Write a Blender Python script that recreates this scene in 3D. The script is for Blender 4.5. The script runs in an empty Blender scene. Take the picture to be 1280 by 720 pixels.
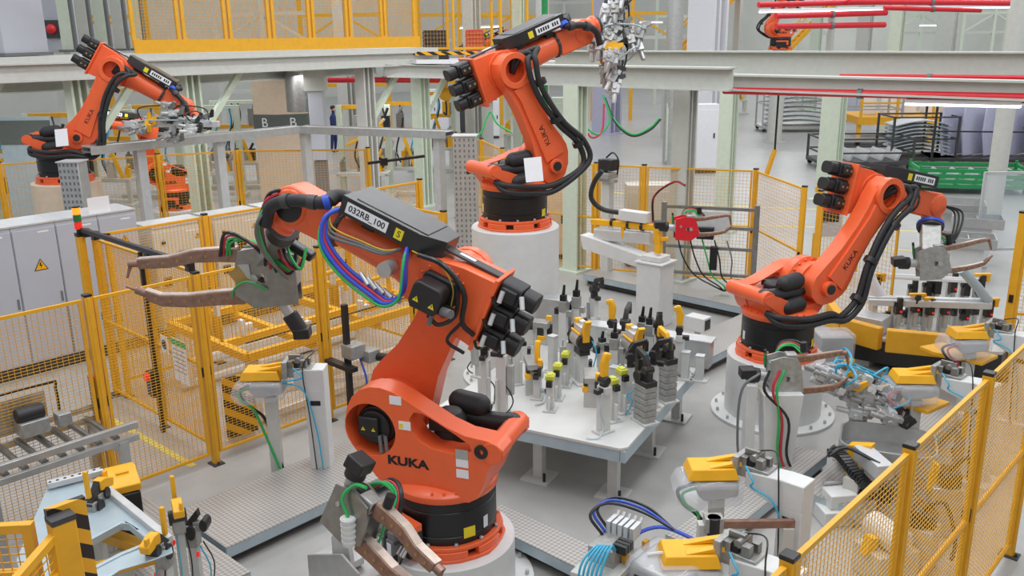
import bpy, math, random
from math import sin, cos, pi, radians as R
from mathutils import Vector as V, Matrix as MX
from mathutils.geometry import tessellate_polygon
random.seed(7)
scn = bpy.context.scene
col = scn.collection
# ---------------------------------------------------------------- camera frame
F = 1114.0
CAM = V((0, 0, 4.4))
CR = V((0.733903347, 0.679140204, -0.012428219))
CF = V((-0.655885975, 0.703778779, -0.272963402))
CU = V((-0.176633704, 0.208480249, 0.961944136))

def ray(px, py):
    return CF + CR * ((px - 640) / F) - CU * ((py - 360) / F)
def at(px, py, z=0.0):
    d = ray(px, py); return CAM + d * ((z - CAM.z) / d.z)
def atd(px, py, dep):
    return CAM + ray(px, py) * dep
def atX(px, py, x):
    d = ray(px, py); return CAM + d * (x / d.x)
def atY(px, py, y):
    d = ray(px, py); return CAM + d * (y / d.y)

# ---------------------------------------------------------------- materials
def lin(c):
    return tuple((x / 12.92 if x <= .04045 else ((x + .055) / 1.055) ** 2.4) for x in [v / 255. for v in c])
MATS = {}
def mat(name, rgb, rough=.5, metal=0., var=.06, scale=9., emit=0., alpha=1., trans=0., bump=0., spec=.5):
    m = bpy.data.materials.new(name); m.use_nodes = True
    nt = m.node_tree; b = nt.nodes['Principled BSDF']
    c = lin(rgb)
    tc = nt.nodes.new('ShaderNodeTexCoord'); nz = nt.nodes.new('ShaderNodeTexNoise')
    nz.inputs['Scale'].default_value = scale; nz.inputs['Detail'].default_value = 4
    nt.links.new(tc.outputs['Object'], nz.inputs['Vector'])
    cr = nt.nodes.new('ShaderNodeValToRGB')
    cr.color_ramp.elements[0].position = .3; cr.color_ramp.elements[1].position = .7
    cr.color_ramp.elements[0].color = tuple(max(0, x * (1 - var)) for x in c) + (1,)
    cr.color_ramp.elements[1].color = tuple(min(1, x * (1 + var)) for x in c) + (1,)
    nt.links.new(nz.outputs['Fac'], cr.inputs['Fac'])
    nt.links.new(cr.outputs['Color'], b.inputs['Base Color'])
    b.inputs['Roughness'].default_value = rough; b.inputs['Metallic'].default_value = metal
    b.inputs['Specular IOR Level'].default_value = spec
    if emit:
        nt.links.new(cr.outputs['Color'], b.inputs['Emission Color']); b.inputs['Emission Strength'].default_value = emit
    b.inputs['Alpha'].default_value = alpha
    b.inputs['Transmission Weight'].default_value = trans
    if bump:
        bp = nt.nodes.new('ShaderNodeBump'); bp.inputs['Strength'].default_value = bump
        nt.links.new(nz.outputs['Fac'], bp.inputs['Height']); nt.links.new(bp.outputs['Normal'], b.inputs['Normal'])
    MATS[name] = m
    return m
ORANGE = mat('robot_orange', (236, 102, 56), .33, 0, .03)
BLACK = mat('black_cast', (34, 33, 35), .45, 0, .1)
BLKM = mat('black_plastic', (26, 26, 28), .35, 0, .1)
RUBBER = mat('rubber_hose', (38, 38, 40), .55, 0, .15, 30)
DGREY = mat('dark_grey', (66, 66, 68), .5, .2, .1)
CHAR = mat('charcoal_sheet', (58, 57, 57), .32, .4, .08)
STEEL = mat('raw_steel', (150, 149, 146), .35, .85, .12, 14)
ALU = mat('aluminium', (186, 187, 186), .38, .6, .08, 10)
ALUL = mat('light_aluminium', (205, 207, 208), .4, .35, .06, 10)
MACH = mat('machined_block', (168, 168, 165), .4, .5, .15, 20)
WPAINT = mat('white_paint', (212, 213, 212), .42, 0, .03)
GPAINT = mat('light_grey_paint', (196, 196, 190), .45, 0, .04)
FIXG = mat('fixture_grey_white', (200, 201, 198), .45, .05, .05)
BEAMG = mat('beam_grey', (190, 193, 186), .5, 0, .04)
COLG = mat('column_green_white', (203, 213, 195), .5, 0, .04)
YEL = mat('fence_yellow', (226, 166, 34), .45, 0, .05)
YEL2 = mat('tool_yellow', (238, 176, 26), .42, 0, .05)
LIME = mat('lime_plastic', (196, 200, 70), .45, 0, .05)
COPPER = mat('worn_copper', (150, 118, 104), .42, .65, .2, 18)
COPL = mat('lit_copper_top', (196, 180, 168), .35, .7, .15, 18)  # paler copy of the copper, light from above put into the colour
REDP = mat('red_paint', (214, 36, 48), .4, 0, .05)
BLUE = mat('blue_sleeve', (42, 78, 190), .45, 0, .05)
CYAN = mat('cyan_tube', (60, 170, 205), .4, 0, .05)
GREEN = mat('green_cable', (44, 170, 86), .4, 0, .05)
GREENP = mat('green_paint', (26, 140, 78), .45, 0, .06)
REDC = mat('red_cable', (190, 40, 60), .4, 0, .05)
YELC = mat('yellow_cable', (205, 180, 50), .4, 0, .05)
GRYC = mat('grey_cable', (110, 110, 112), .5, 0, .05)
LABEL = mat('label_white', (232, 232, 236), .5, 0, .02)
LABY = mat('label_yellow', (232, 212, 40), .5, 0, .02)
INK = mat('ink_black', (22, 20, 24), .6, 0, .02)
PEACH = mat('beige_paint', (222, 200, 176), .5, 0, .04)
CAB = mat('cabinet_grey', (180, 183, 192), .45, .0, .03, 2)
CABW = mat('cabinet_cream', (206, 203, 192), .45, .0, .03, 2)
PLINTH = mat('plinth_dark', (62, 58, 52), .6, 0, .1)
SLATEG = mat('slate_panel', (92, 98, 94), .6, 0, .05)  # dark slate, the own colour of the tower and partition bands
LAMP = mat('lamp_tube', (250, 250, 250), .5, 0, 0, emit=4.0)
REDL = mat('red_lens', (225, 40, 32), .4, 0, 0, emit=.5)
ORGL = mat('amber_lens', (255, 130, 30), .4, 0, 0, emit=1.6)
GRNL = mat('green_lens', (30, 110, 60), .4, 0, 0)
DIRTY = mat('weld_table_top', (206, 207, 204), .5, .05, .05, 3)
BRASS = mat('brass_plate', (170, 140, 88), .45, .5, .1)
LILAC = mat('panel_lilac', (176, 176, 196), .5, 0, .04)
PALEB = mat('panel_pale_blue', (176, 192, 200), .35, .3, .05)
DENIM = mat('navy_workwear', (36, 44, 96), .8, 0, .1)
SKIN = mat('skin', (196, 150, 124), .6, 0, .05)
HAIR = mat('dark_hair', (40, 32, 28), .7, 0, .1)
BRICK = mat('terracotta_panel', (200, 90, 60), .6, 0, .08)
def film_mat():
    m = mat('clear_film', (228, 230, 236), .08, 0, .03, 7, alpha=.3, bump=1.0)
    b = m.node_tree.nodes['Principled BSDF']; b.inputs['Specular IOR Level'].default_value = .9
    return m
def plastic():
    return film_mat()
FILM = plastic()
def glassy():
    return mat('clear_acrylic', (214, 224, 230), .08, 0, .0, alpha=.22)
ACRYL = glassy()

def checker_plate():
    m = bpy.data.materials.new('checker_plate'); m.use_nodes = True
    nt = m.node_tree; b = nt.nodes['Principled BSDF']
    tc = nt.nodes.new('ShaderNodeTexCoord')
    mp = nt.nodes.new('ShaderNodeMapping'); mp.inputs['Rotation'].default_value = (0, 0, R(45))
    ck = nt.nodes.new('ShaderNodeTexChecker'); ck.inputs['Scale'].default_value = 34
    nz = nt.nodes.new('ShaderNodeTexNoise'); nz.inputs['Scale'].default_value = 5
    nt.links.new(tc.outputs['Object'], mp.inputs['Vector']); nt.links.new(mp.outputs['Vector'], ck.inputs['Vector'])
    nt.links.new(tc.outputs['Object'], nz.inputs['Vector'])
    ck.inputs['Color1'].default_value = lin((196, 193, 188)) + (1,); ck.inputs['Color2'].default_value = lin((164, 162, 160)) + (1,)
    mx = nt.nodes.new('ShaderNodeMix'); mx.data_type = 'RGBA'; mx.blend_type = 'MULTIPLY'; mx.inputs['Factor'].default_value = .3
    nt.links.new(ck.outputs['Color'], mx.inputs['A']); nt.links.new(nz.outputs['Color'], mx.inputs['B'])
    nt.links.new(ck.outputs['Color'], b.inputs['Base Color'])
    bp = nt.nodes.new('ShaderNodeBump'); bp.inputs['Strength'].default_value = .6; bp.inputs['Distance'].default_value = .004
    nt.links.new(ck.outputs['Fac'], bp.inputs['Height']); nt.links.new(bp.outputs['Normal'], b.inputs['Normal'])
    b.inputs['Metallic'].default_value = .55; b.inputs['Roughness'].default_value = .42
    return m
CHECK = checker_plate()
def hazard():
    m = bpy.data.materials.new('hazard_stripes'); m.use_nodes = True
    nt = m.node_tree; b = nt.nodes['Principled BSDF']
    tc = nt.nodes.new('ShaderNodeTexCoord')
    mp = nt.nodes.new('ShaderNodeMapping'); mp.inputs['Rotation'].default_value = (R(35), R(35), 0)
    wv = nt.nodes.new('ShaderNodeTexWave'); wv.inputs['Scale'].default_value = 2.6; wv.bands_direction = 'Z'
    nt.links.new(tc.outputs['Object'], mp.inputs['Vector']); nt.links.new(mp.outputs['Vector'], wv.inputs['Vector'])
    cr = nt.nodes.new('ShaderNodeValToRGB'); cr.color_ramp.interpolation = 'CONSTANT'
    cr.color_ramp.elements[0].color = lin((40, 30, 30)) + (1,); cr.color_ramp.elements[1].color = lin((226, 166, 34)) + (1,)
    cr.color_ramp.elements[1].position = .5
    nt.links.new(wv.outputs['Fac'], cr.inputs['Fac']); nt.links.new(cr.outputs['Color'], b.inputs['Base Color'])
    b.inputs['Roughness'].default_value = .45
    return m
HAZ = hazard()
def floor_mat():
    m = bpy.data.materials.new('sealed_concrete'); m.use_nodes = True
    nt = m.node_tree; b = nt.nodes['Principled BSDF']
    tc = nt.nodes.new('ShaderNodeTexCoord')
    n1 = nt.nodes.new('ShaderNodeTexNoise'); n1.inputs['Scale'].default_value = .35; n1.inputs['Detail'].default_value = 8
    n2 = nt.nodes.new('ShaderNodeTexNoise'); n2.inputs['Scale'].default_value = 3.; n2.inputs['Detail'].default_value = 10
    for n in (n1, n2): nt.links.new(tc.outputs['Object'], n.inputs['Vector'])
    ad = nt.nodes.new('ShaderNodeMath'); ad.operation = 'ADD'
    nt.links.new(n1.outputs['Fac'], ad.inputs[0]); nt.links.new(n2.outputs['Fac'], ad.inputs[1])
    cr = nt.nodes.new('ShaderNodeValToRGB')
    cr.color_ramp.elements[0].position = .35; cr.color_ramp.elements[0].color = lin((158, 158, 155)) + (1,)
    cr.color_ramp.elements[1].position = .65; cr.color_ramp.elements[1].color = lin((176, 175, 172)) + (1,)
    hf = nt.nodes.new('ShaderNodeMath'); hf.operation = 'MULTIPLY'; hf.inputs[1].default_value = .5
    nt.links.new(ad.outputs[0], hf.inputs[0]); nt.links.new(hf.outputs[0], cr.inputs['Fac'])
    nt.links.new(cr.outputs['Color'], b.inputs['Base Color'])
    b.inputs['Roughness'].default_value = .32; b.inputs['Specular IOR Level'].default_value = .45
    return m
FLOORM = floor_mat()

# ---------------------------------------------------------------- mesh builder
I4 = MX.Identity(4)
def T(*p): return MX.Translation(V(p))
def RX(a): return MX.Rotation(a, 4, 'X')
def RY(a): return MX.Rotation(a, 4, 'Y')
def RZ(a): return MX.Rotation(a, 4, 'Z')
def frame(o, x, up=V((0, 0, 1))):
    """matrix whose X axis runs along x, Z near up, origin o"""
    x = V(x).normalized(); up = V(up)
    if abs(x.dot(up)) > .999: up = V((1, 0, 0))
    y = up.cross(x).normalized(); z = x.cross(y)
    m = MX((x, y, z)).transposed().to_4x4(); m.translation = V(o); return m

class MB:
    def __init__(s, M=None):
        s.v = []; s.f = []; s.mi = []; s.M = M or I4; s.cur = 0
    def _add(s, vs, fs, M=None):
        MM = s.M @ M if M is not None else s.M
        o = len(s.v); s.v += [MM @ V(p) for p in vs]
        if MM.determinant() < 0: fs = [tuple(f)[::-1] for f in fs]
        s.f += [tuple(i + o for i in f) for f in fs]; s.mi += [s.cur] * len(fs)
        return s
    def m(s, i): s.cur = i; return s
    def box(s, c, d, M=None):
        x, y, z = c; a, b, e = d[0] / 2, d[1] / 2, d[2] / 2
        vs = [(x + i * a, y + j * b, z + k * e) for k in (-1, 1) for j in (-1, 1) for i in (-1, 1)]
        return s._add(vs, [(0, 2, 3, 1), (4, 5, 7, 6), (0, 1, 5, 4), (2, 6, 7, 3), (0, 4, 6, 2), (1, 3, 7, 5)], M)
    def bar(s, p0, p1, w, h=None, up=(0, 0, 1)):
        p0, p1 = V(p0), V(p1); L = (p1 - p0).length
        return s.box((L / 2, 0, 0), (L, w, h or w), frame(p0, p1 - p0, up))
    def cyl(s, p0, p1, r, r2=None, n=16):
        p0, p1 = V(p0), V(p1); L = (p1 - p0).length; r2 = r if r2 is None else r2
        return s.lathe([(0, 0), (r, 0), (r2, L), (0, L)], n, frame(p0, p1 - p0) @ RY(pi / 2))
    def lathe(s, prof, n=24, M=None):
        vs = []; fs = []; rings = []
        for r, z in prof:
            if r < 1e-6: rings.append([len(vs)]); vs.append((0, 0, z))
            else:
                rings.append(list(range(len(vs), len(vs) + n)))
                vs += [(r * cos(2 * pi * i / n), r * sin(2 * pi * i / n), z) for i in range(n)]
        for a, b in zip(rings, rings[1:]):
            for i in range(n):
                j = (i + 1) % n
                if len(a) == 1 and len(b) == 1: continue
                if len(a) == 1: fs.append((a[0], b[j], b[i]))
                elif len(b) == 1: fs.append((a[i], a[j], b[0]))
                else: fs.append((a[i], a[j], b[j], b[i]))
        return s._add(vs, fs, M)
    def ball(s, c, r, n=16, k=8, sc=(1, 1, 1)):
        prof = [(r * sin(pi * i / k), -r * cos(pi * i / k)) for i in range(k + 1)]
        return s.lathe(prof, n, T(*c) @ MX.Diagonal((*sc, 1)))
    def prism(s, polys, d0, d1, plane='xz', M=None):
        """extrude outline (with holes) lying in plane from d0 to d1 along the third axis"""
        if not isinstance(polys[0][0], (tuple, list)): polys = [polys]
        def area(p): return sum(p[i - 1][0] * p[i][1] - p[i][0] * p[i - 1][1] for i in range(len(p)))
        polys = [list(p) if (area(p) > 0) == (k == 0) else list(p)[::-1] for k, p in enumerate(polys)]
        flat = [q for p in polys for q in p]; n = len(flat)
        if len(polys) == 1 : tris = None
        else: tris = tessellate_polygon([[V((a, b, 0)) for a, b in p] for p in polys])
        if d0 > d1: d0, d1 = d1, d0
        def place(a, b, d):
            return {'xz': (a, -d, b), 'xy': (a, b, d), 'yz': (d, a, b)}[plane]
        vs = [place(a, b, d0) for a, b in flat] + [place(a, b, d1) for a, b in flat]
        if plane == 'xz': # y = -d so that orientation stays right handed; keep caller's y range
            vs = [place(a, b, -d1) for a, b in flat] + [place(a, b, -d0) for a, b in flat]
        fs = []
        if tris is None:
            fs += [tuple(range(n))[::-1], tuple(i + n for i in range(n))]
        else:
            for t in tris:
                p = [flat[i] for i in t]
                if area(p) < 0: t = t[::-1]
                fs += [tuple(t)[::-1], tuple(i + n for i in t)]
        o = 0
        for p in polys:
            k = len(p)
            for i in range(k):
                j = (i + 1) % k; fs.append((o + i, o + j, o + j + n, o + i + n))
            o += k
        return s._add(vs, fs, M)
    def tube(s, pts, r, n=8, sub=6, cap=True):
        pts = [V(p) for p in pts]
        if sub and len(pts) > 2: pts = spline(pts, sub)
        vs = []; fs = []; k = len(pts); up = V((.13, .21, .97)).normalized()
        nrm = None
        for i, p in enumerate(pts):
            t = (pts[min(i + 1, k - 1)] - pts[max(i - 1, 0)])
            if t.length < 1e-9: t = V((0, 0, 1))
            t.normalize()
            if nrm is None:
                nrm = t.cross(up)
                if nrm.length < .05: nrm = t.cross(V((1, 0, 0)))
            nrm = (nrm - t * nrm.dot(t)).normalized(); b = t.cross(nrm)
            rr = r(i / (k - 1)) if callable(r) else r
            vs += [p + (nrm * cos(2 * pi * q / n) + b * sin(2 * pi * q / n)) * rr for q in range(n)]
        for i in range(k - 1):
            for q in range(n):
                w = (q + 1) % n; fs.append((i * n + q, i * n + w, (i + 1) * n + w, (i + 1) * n + q))
        if cap: fs += [tuple(range(n))[::-1], tuple((k - 1) * n + q for q in range(n))]
        return s._add(vs, fs)
    def build(s, name, mats, parent=None, bevel=0., smooth=38, label=None):
        me = bpy.data.meshes.new(name); me.from_pydata([tuple(p) for p in s.v], [], s.f)
        mats = mats if isinstance(mats, (list, tuple)) else [mats]
        for q in mats: me.materials.append(q)
        me.polygons.foreach_set('material_index', s.mi)
        if smooth:
            me.polygons.foreach_set('use_smooth', [True] * len(s.f)); me.set_sharp_from_angle(angle=R(smooth))
        me.update()
        o = bpy.data.objects.new(name, me); col.objects.link(o)
        if parent: o.parent = parent
        if bevel:
            b = o.modifiers.new('Bevel', 'BEVEL'); b.width = bevel; b.segments = 2; b.limit_method = 'ANGLE'; b.angle_limit = R(35); b.harden_normals = False
        if label: o['label'] = label
        return o

def spline(pts, sub):
    out = []
    P = [pts[0] * 2 - pts[1]] + pts + [pts[-1] * 2 - pts[-2]]
    for i in range(1, len(P) - 2):
        for k in range(sub):
            t = k / sub; a, b, c, d = P[i - 1], P[i], P[i + 1], P[i + 2]
            out.append(.5 * ((2 * b) + (c - a) * t + (2 * a - 5 * b + 4 * c - d) * t * t + (3 * b - a - 3 * c + d) * t ** 3))
    out.append(pts[-1]); return out
def circ(cx, cy, r, n=24, a0=0, a1=2 * pi):
    full = abs(a1 - a0 - 2 * pi) < 1e-6
    return [(cx + r * cos(a0 + (a1 - a0) * i / (n if full else n - 1)), cy + r * sin(a0 + (a1 - a0) * i / (n if full else n - 1))) for i in range(n)]
def rrect(cx, cy, w, h, r, n=4):
    p = []
    for sx, sy, a in ((1, 1, 0), (-1, 1, pi / 2), (-1, -1, pi), (1, -1, 1.5 * pi)):
        p += circ(cx + sx * (w / 2 - r), cy + sy * (h / 2 - r), r, n, a, a + pi / 2)
    return p

def tag(o, label, cat, group=None, kind=None):
    o['label'] = label; o['category'] = cat
    if group: o['group'] = group
    if kind: o['kind'] = kind
    return o
def thing(name, label, cat, M=None, group=None):
    o = bpy.data.objects.new(name, None); col.objects.link(o)
    if M is not None: o.matrix_world = M if isinstance(M, MX) else T(*M)
    o.empty_display_size = .1
    return tag(o, label, cat, group)
def struct(o):
    o['kind'] = 'structure'; return o
def kids(o): return [c for c in bpy.data.objects if c.parent == o]
def dup(o, M, label=None, group=None):
    c = o.copy(); col.objects.link(c); c.matrix_world = M
    if label: c['label'] = label
    if group: c['group'] = group
    for ch in list(o.children):
        d = ch.copy(); col.objects.link(d); d.parent = c
        for g in list(ch.children):
            e = g.copy(); col.objects.link(e); e.parent = d
    return c
def text(name, body, size, M, m, parent=None, ext=.002, bold=0.):
    cu = bpy.data.curves.new(name, 'FONT'); cu.body = body; cu.size = size; cu.extrude = ext
    cu.align_x = 'CENTER'; cu.align_y = 'CENTER'; cu.offset = bold; cu.resolution_u = 3
    t = bpy.data.objects.new(name, cu); col.objects.link(t)
    bpy.context.view_layer.update()
    me = bpy.data.meshes.new_from_object(t.evaluated_get(bpy.context.evaluated_depsgraph_get()))
    col.objects.unlink(t); bpy.data.objects.remove(t)
    me.transform(M); me.materials.clear(); me.materials.append(m)
    o = bpy.data.objects.new(name, me); col.objects.link(o)
    if parent: o.parent = parent
    return o
WORLD_S = .78
LAMP_E = 185
b = MB(); b.box((-15, 25, -.05), (110, 120, .1)); fl = struct(b.build('floor', FLOORM, smooth=0))
# ---------------------------------------------------------------- articulated robots
def warn_tri(parent, M, s=.05, name='warning_sticker'):
    b = MB(M); b.prism([(-s, -s * .7), (s, -s * .7), (0, s)], 0, .002, 'xy')
    b.m(1); k = s * .16; b.prism([(-k * .3, s * .62), (-k * 1.4, -s * .02), (k * .1, -s * .02), (-k * .5, -s * .6), (k * 1.5, s * .16), (k * .2, s * .16), (k * .9, s * .62)], .002, .003, 'xy')
    return b.build(name, [LABY, INK], parent, smooth=0)

def sticker(parent, M, w, h, m, name='sticker'):
    b = MB(M); b.box((0, 0, 0), (w, h, .003)); return b.build(name, m, parent, smooth=0)

def robot(name, label, base, yaw, q2, q3, a, h2, L2, L3, tooldir=None, hi=False, dress=True, boxlabel='', those=True, tcol=ORANGE, group=None, pale=False, boxside=1):
    root = thing(name, label, 'industrial robot', T(*base) @ RZ(R(yaw)), group)
    # ---- base casting: foot plate with pockets, black shrouded column
    b = MB(); out = [(.47 * cos(R(k)) * (1.03 if k % 90 == 22 or k % 90 == 67 else 1), .47 * sin(R(k))) for k in range(22, 382, 15)]
    b.prism(out, 0, .03, 'xy')
    for i in range(8):
        a0, a1 = R(45 * i + 12), R(45 * i + 45)
        b.prism(circ(0, 0, .465, 6, a0, a1) + circ(0, 0, .40, 6, a1, a0), .03, .09, 'xy')
    b.prism([circ(0, 0, .455, 32), circ(0, 0, .38, 32)], .09, .125, 'xy')
    b.m(1)
    for i in range(12):
        th = R(30 * i + 4); b.cyl((.425 * cos(th), .425 * sin(th), .12), (.425 * cos(th), .425 * sin(th), .15), .018, n=6)
    bp = b.build('base_plate', [tcol, ALU], root, bevel=.006)
    b = MB(); b.lathe([(.36, .03), (.405, .03), (.41, .12), (.412, .19), (.405, .195), (.405, .205), (.412, .21), (.412, .40), (.405, .405), (.405, .415), (.412, .42), (.40, .5), (.3, .5)], 48)
    bc = b.build('base_shroud', BLKM, root)
    for th, mm, w_, h_, z_ in ((-60, LABY, .09, .09, .2), (-38, LABEL, .1, .06, .18), (140, LABY, .1, .09, .22), (163, LABEL, .05, .1, .25)):
        M = RZ(R(th)) @ T(.4135, 0, z_) @ RY(pi / 2) @ RZ(pi / 2)
        sticker(bc, M, w_, h_, mm)
    # ---- rotating column
    sx = a / .47; k2 = (h2 - .55) / .45
    def cz(z): return .55 + (z - .55) * k2 if z > .55 else z
    def cp(pl): return [(x * sx, cz(z)) for x, z in pl]
    shell = cp([(.33, .52), (.44, .6), (.56, .74), (.64, .87), (.685, .97), (.695, 1.05), (.67, 1.16), (.62, 1.26), (.55, 1.325), (.46, 1.36), (.37, 1.365),
                (.27, 1.345), (.14, 1.285), (0, 1.21), (-.17, 1.12), (-.33, 1.065), (-.5, 1.05), (-.585, 1.03), (-.63, .985), (-.63, .93), (-.6, .89), (-.54, .855), (-.5, .79), (-.47, .68), (-.42, .56), (-.34, .51)])
    hole1 = [(x * 1.0 + a + .005, z + h2) for x, z in circ(0, 0, .22 * min(1, .35 + .65 * k2), 28)]
    hole2 = cp([(.13, 1.14), (.09, 1.2), (.02, 1.2), (-.1, 1.145), (-.25, 1.065), (-.36, 1.0), (-.38, .95), (-.33, .92), (-.2, .905), (-.05, .92), (.06, .975), (.12, 1.06)])
    b = MB()
    b.lathe([(.36, .49), (.425, .49), (.432, .5), (.432, .545), (.40, .575), (.3, .6)], 48)
    b.prism([shell, hole1, hole2], .13, .33, 'xz')
    deck = cp([(.38, .52), (.46, .62), (.5, .72), (.42, .8), (.25, .7), (-.1, .66), (-.3, .7), (-.42, .82), (-.48, .78), (-.45, .66), (-.40, .54)])
    b.prism(deck, -.30, .14, 'xz')
    b.cyl((-.54 * sx, -.30, cz(.955)), (-.54 * sx, .34, cz(.955)), .085)           # rear trunnion
    b.prism(cp([(-.30, .6), (-.62, .9), (-.62, .99), (-.5, 1.03), (-.34, .95), (-.1, .8), (0, .6)]), -.31, -.24, 'xz')
    # A2 gear hub
    MH = T(a, 0, h2) @ RX(pi / 2)
    b.lathe([(0, -.14), (.29, -.14), (.30, -.12), (.30, .0), (.26, .02), (.26, .15), (0, .15)], 36, MH)
    for i in range(18):
        th = 2 * pi * i / 18; p = MH @ V((.275 * cos(th), .275 * sin(th), .03)); q = MH @ V((.275 * cos(th), .275 * sin(th), -.02)); b.cyl(q, p + (p - q) * .2, .013, n=6)
    for i in range(14):
        th = R(100 + 13 * i); b.cyl((.405 * cos(th), .405 * sin(th), .56), (.405 * cos(th), .405 * sin(th), .585), .012, n=6)
    rc = b.build('rotating_column', tcol, root, bevel=.02)
    # A2 motor in round opening, A1 motor in long opening
    MM = T(a, .30, h2) @ RX(-pi / 2)
    b = MB(); s = .55 + .45 * k2
    b.lathe([(0, -.2), (.17 * s, -.2), (.17 * s, -.06), (.14 * s, -.05), (.14 * s, -.02), (0, -.02)], 20, MM)
    b.box((a + .03, .27, h2 + .015), (.17 * s, .1, .16 * s)); b.box((a - .09 * s, .27, h2 - .08 * s), (.05, .06, .08))
    mo = b.build('shoulder_motor', BLACK, root, bevel=.012)
    for k in (.06, .11): b = MB(); b.cyl((a - k, .3, h2 - .05 * s), (a - k - .015, .31, h2 - .19 * s), .015, n=8); b.build('plug', GRYC, mo)
    for dx in (-.02, .07): warn_tri(mo, T(a + dx, .323, h2 + .0) @ RX(-pi / 2) @ RZ(pi), .018)
    b = MB(); b.lathe([(0, cz(.85)), (.13, cz(.85)), (.13, cz(1.06)), (.09, cz(1.12)), (0, cz(1.12))], 18, T(-.07, .02, 0))
    b.box((-.05, .12, cz(1.05)), (.2, .1, .13 * k2)); b.build('base_motor', BLACK, root, bevel=.012)
    # KUKA lettering + stickers on the shell
    Ms = T(.16 * sx, .3315, cz(.77)) @ RZ(pi) @ RX(pi / 2)
    text('lettering', 'KUKA', .1, Ms @ MX.Diagonal((1.3, 1, 1, 1)), INK, rc, .0015, .004)
    for x, z, mm in ((.17, 1.08, LABEL), (.24, 1.28, LABEL), (-.30, .84, LABEL), (-.30, .75, LABEL)):
        sticker(rc, T(x * sx, .332, cz(z)) @ RX(pi / 2), .1, .07 * (.5 + .5 * k2), mm)
    sticker(rc, T(.2 * sx, .3335, cz(1.075)) @ RX(pi / 2), .03, .04, LABY); sticker(rc, T(-.30 * sx, .3325, cz(.91)) @ RX(pi / 2), .1, .08, ALU)
    b = MB(); b.lathe([(.02, -.005), (.055, -.005), (.055, .012), (.02, .012)], 20, T(-.46 * sx, .335, cz(.96)) @ RX(-pi / 2)); b.build('pivot_cap', BLACK, rc)
    # counterbalance: cylinder from rear trunnion to the link arm plus two accumulators
    bo = V((a, -.2, h2 - .04)); tr = V((-.47 * sx, -.2, cz(.97)))
    b = MB(); d = (bo - tr); mid = tr + d * .58
    b.cyl(tr, mid, .075); b.cyl(mid, bo, .04); b.cyl(tr - d.normalized() * .05, tr, .085); b.ball(tr - d.normalized() * .05, .085)
    cb = b.build('counterbalance', BLACK, root)
    for off, z0, z1 in ((.02, .14, .15), (-.12, -.12, -.15)):
        b = MB(); p = tr + V((.24, off * .4 - .02, z0 - .03)); q = p + V((.17, 0, .02))
        b.cyl(p, q, .095, n=20); b.ball(p, .095, 20, 8); b.ball(q, .095, 20, 8); b.cyl(p - V((.1, 0, .01)), p, .035, n=10); b.build('accumulator', RUBBER, cb)
    # connector panel on the base (left rear as mounted)
    th = R(64)
    Mp = RZ(th) @ T(.42, 0, 0)
    b = MB(Mp); b.box((.06, 0, .33), (.1, .46, .06)); b.box((.11, .2, .27), (.02, .08, .16)); b.m(1); b.box((.03, 0, .19), (.08, .42, .2)); b.box((.09, .17, .17), (.05, .05, .2))
    pn = b.build('connector_panel', [tcol, BLKM], root, bevel=.006)
    if hi:
        for y in (-.09, .03):
            b = MB(Mp); b.box((.1, y, .21), (.14, .08, .1)); b.box((.14, y, .14), (.09, .08, .12)); b.m(1); b.box((.187, y, .13), (.004, .05, .1)); b.m(2); b.cyl((.13, y, .08), (.14, y, -.02), .02, n=8)
            b.build('heavy_connector', [GRYC, LABEL, BLKM], pn, bevel=.01)
        b = MB(Mp); rnd = random.Random(3)
        for y in (-.18, .08, .12, .15, -.15): b.cyl((.1, y, .14), (.15, y, .09), .013, n=8)
        b.m(1)
        for y in (-.17, .12): b.tube([(.1, y, .12), (.16, y + .01, .04), (.2, y - .02, -.05), (.25, y - .05, -.2)], .009, 6)
        b.build('connector_cluster', [ALU, BLKM], pn)
    # ---- link arm
    ca, sa = cos(R(q2)), sin(R(q2))
    # local: u along arm, w to the front/below side, y robot left
    ML = MX(((ca, 0, sa, a), (0, 1, 0, 0), (sa, 0, -ca, h2), (0, 0, 0, 1)))   # x->u, z->w
    b = MB(ML)
    kw = 1.22 if hi else 1.0
    outl = [(-.2, -.12), (-.12, -.2), (0, -.235), (.2, -.2), (.45, -.155), (.8, -.145), (1.02, -.165), (L2 - .1, -.2), (L2 + .03, -.21), (L2 + .15, -.15), (L2 + .2, -.04), (L2 + .2, .05), (L2 + .14, .15), (L2 + .03, .205),
            (L2 - .12, .195), (1.02, .17), (.8, .16), (.5, .19), (.28, .25), (.16, .27), (.06, .255), (-.08, .19), (-.18, .09), (-.21, 0)]
    outl = [(u, w_ * (kw if u < L2 - .25 else 1.0 + (kw - 1) * .4)) for u, w_ in outl]
    inner = [(L2 + .14 * cos(t) + 0, .14 * sin(t)) for t in [2 * pi * i / 24 for i in range(24)]]
    b.prism([outl, inner], -.34, -.15, 'xz')
    slim = [(.1, -.1), (.45, -.09), (.95, -.09), (L2 - .2, -.12), (L2 - .2, .12), (.95, .1), (.5, .12), (.1, .18)]
    b.prism(slim, -.375, -.33, 'xz')
    rim = [(L2 + .21 * cos(t), .21 * sin(t)) for t in [2 * pi * i / 32 for i in range(32)]]
    b.prism([rim, inner], -.39, -.3, 'xz')
    b.prism([(L2 + .15 * cos(t), .15 * sin(t)) for t in [2 * pi * i / 24 for i in range(24)]], -.22, -.14, 'xz')
    b.cyl((0, -.40, .0), (0, -.3, .0), .09, n=20)
    la = b.build('link_arm', tcol, root, bevel=.02)
    b = MB(ML); b.cyl((0, -.42, 0), (0, -.38, 0), .055, n=16); b.build('pivot_bolt', BLACK, la)
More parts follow.
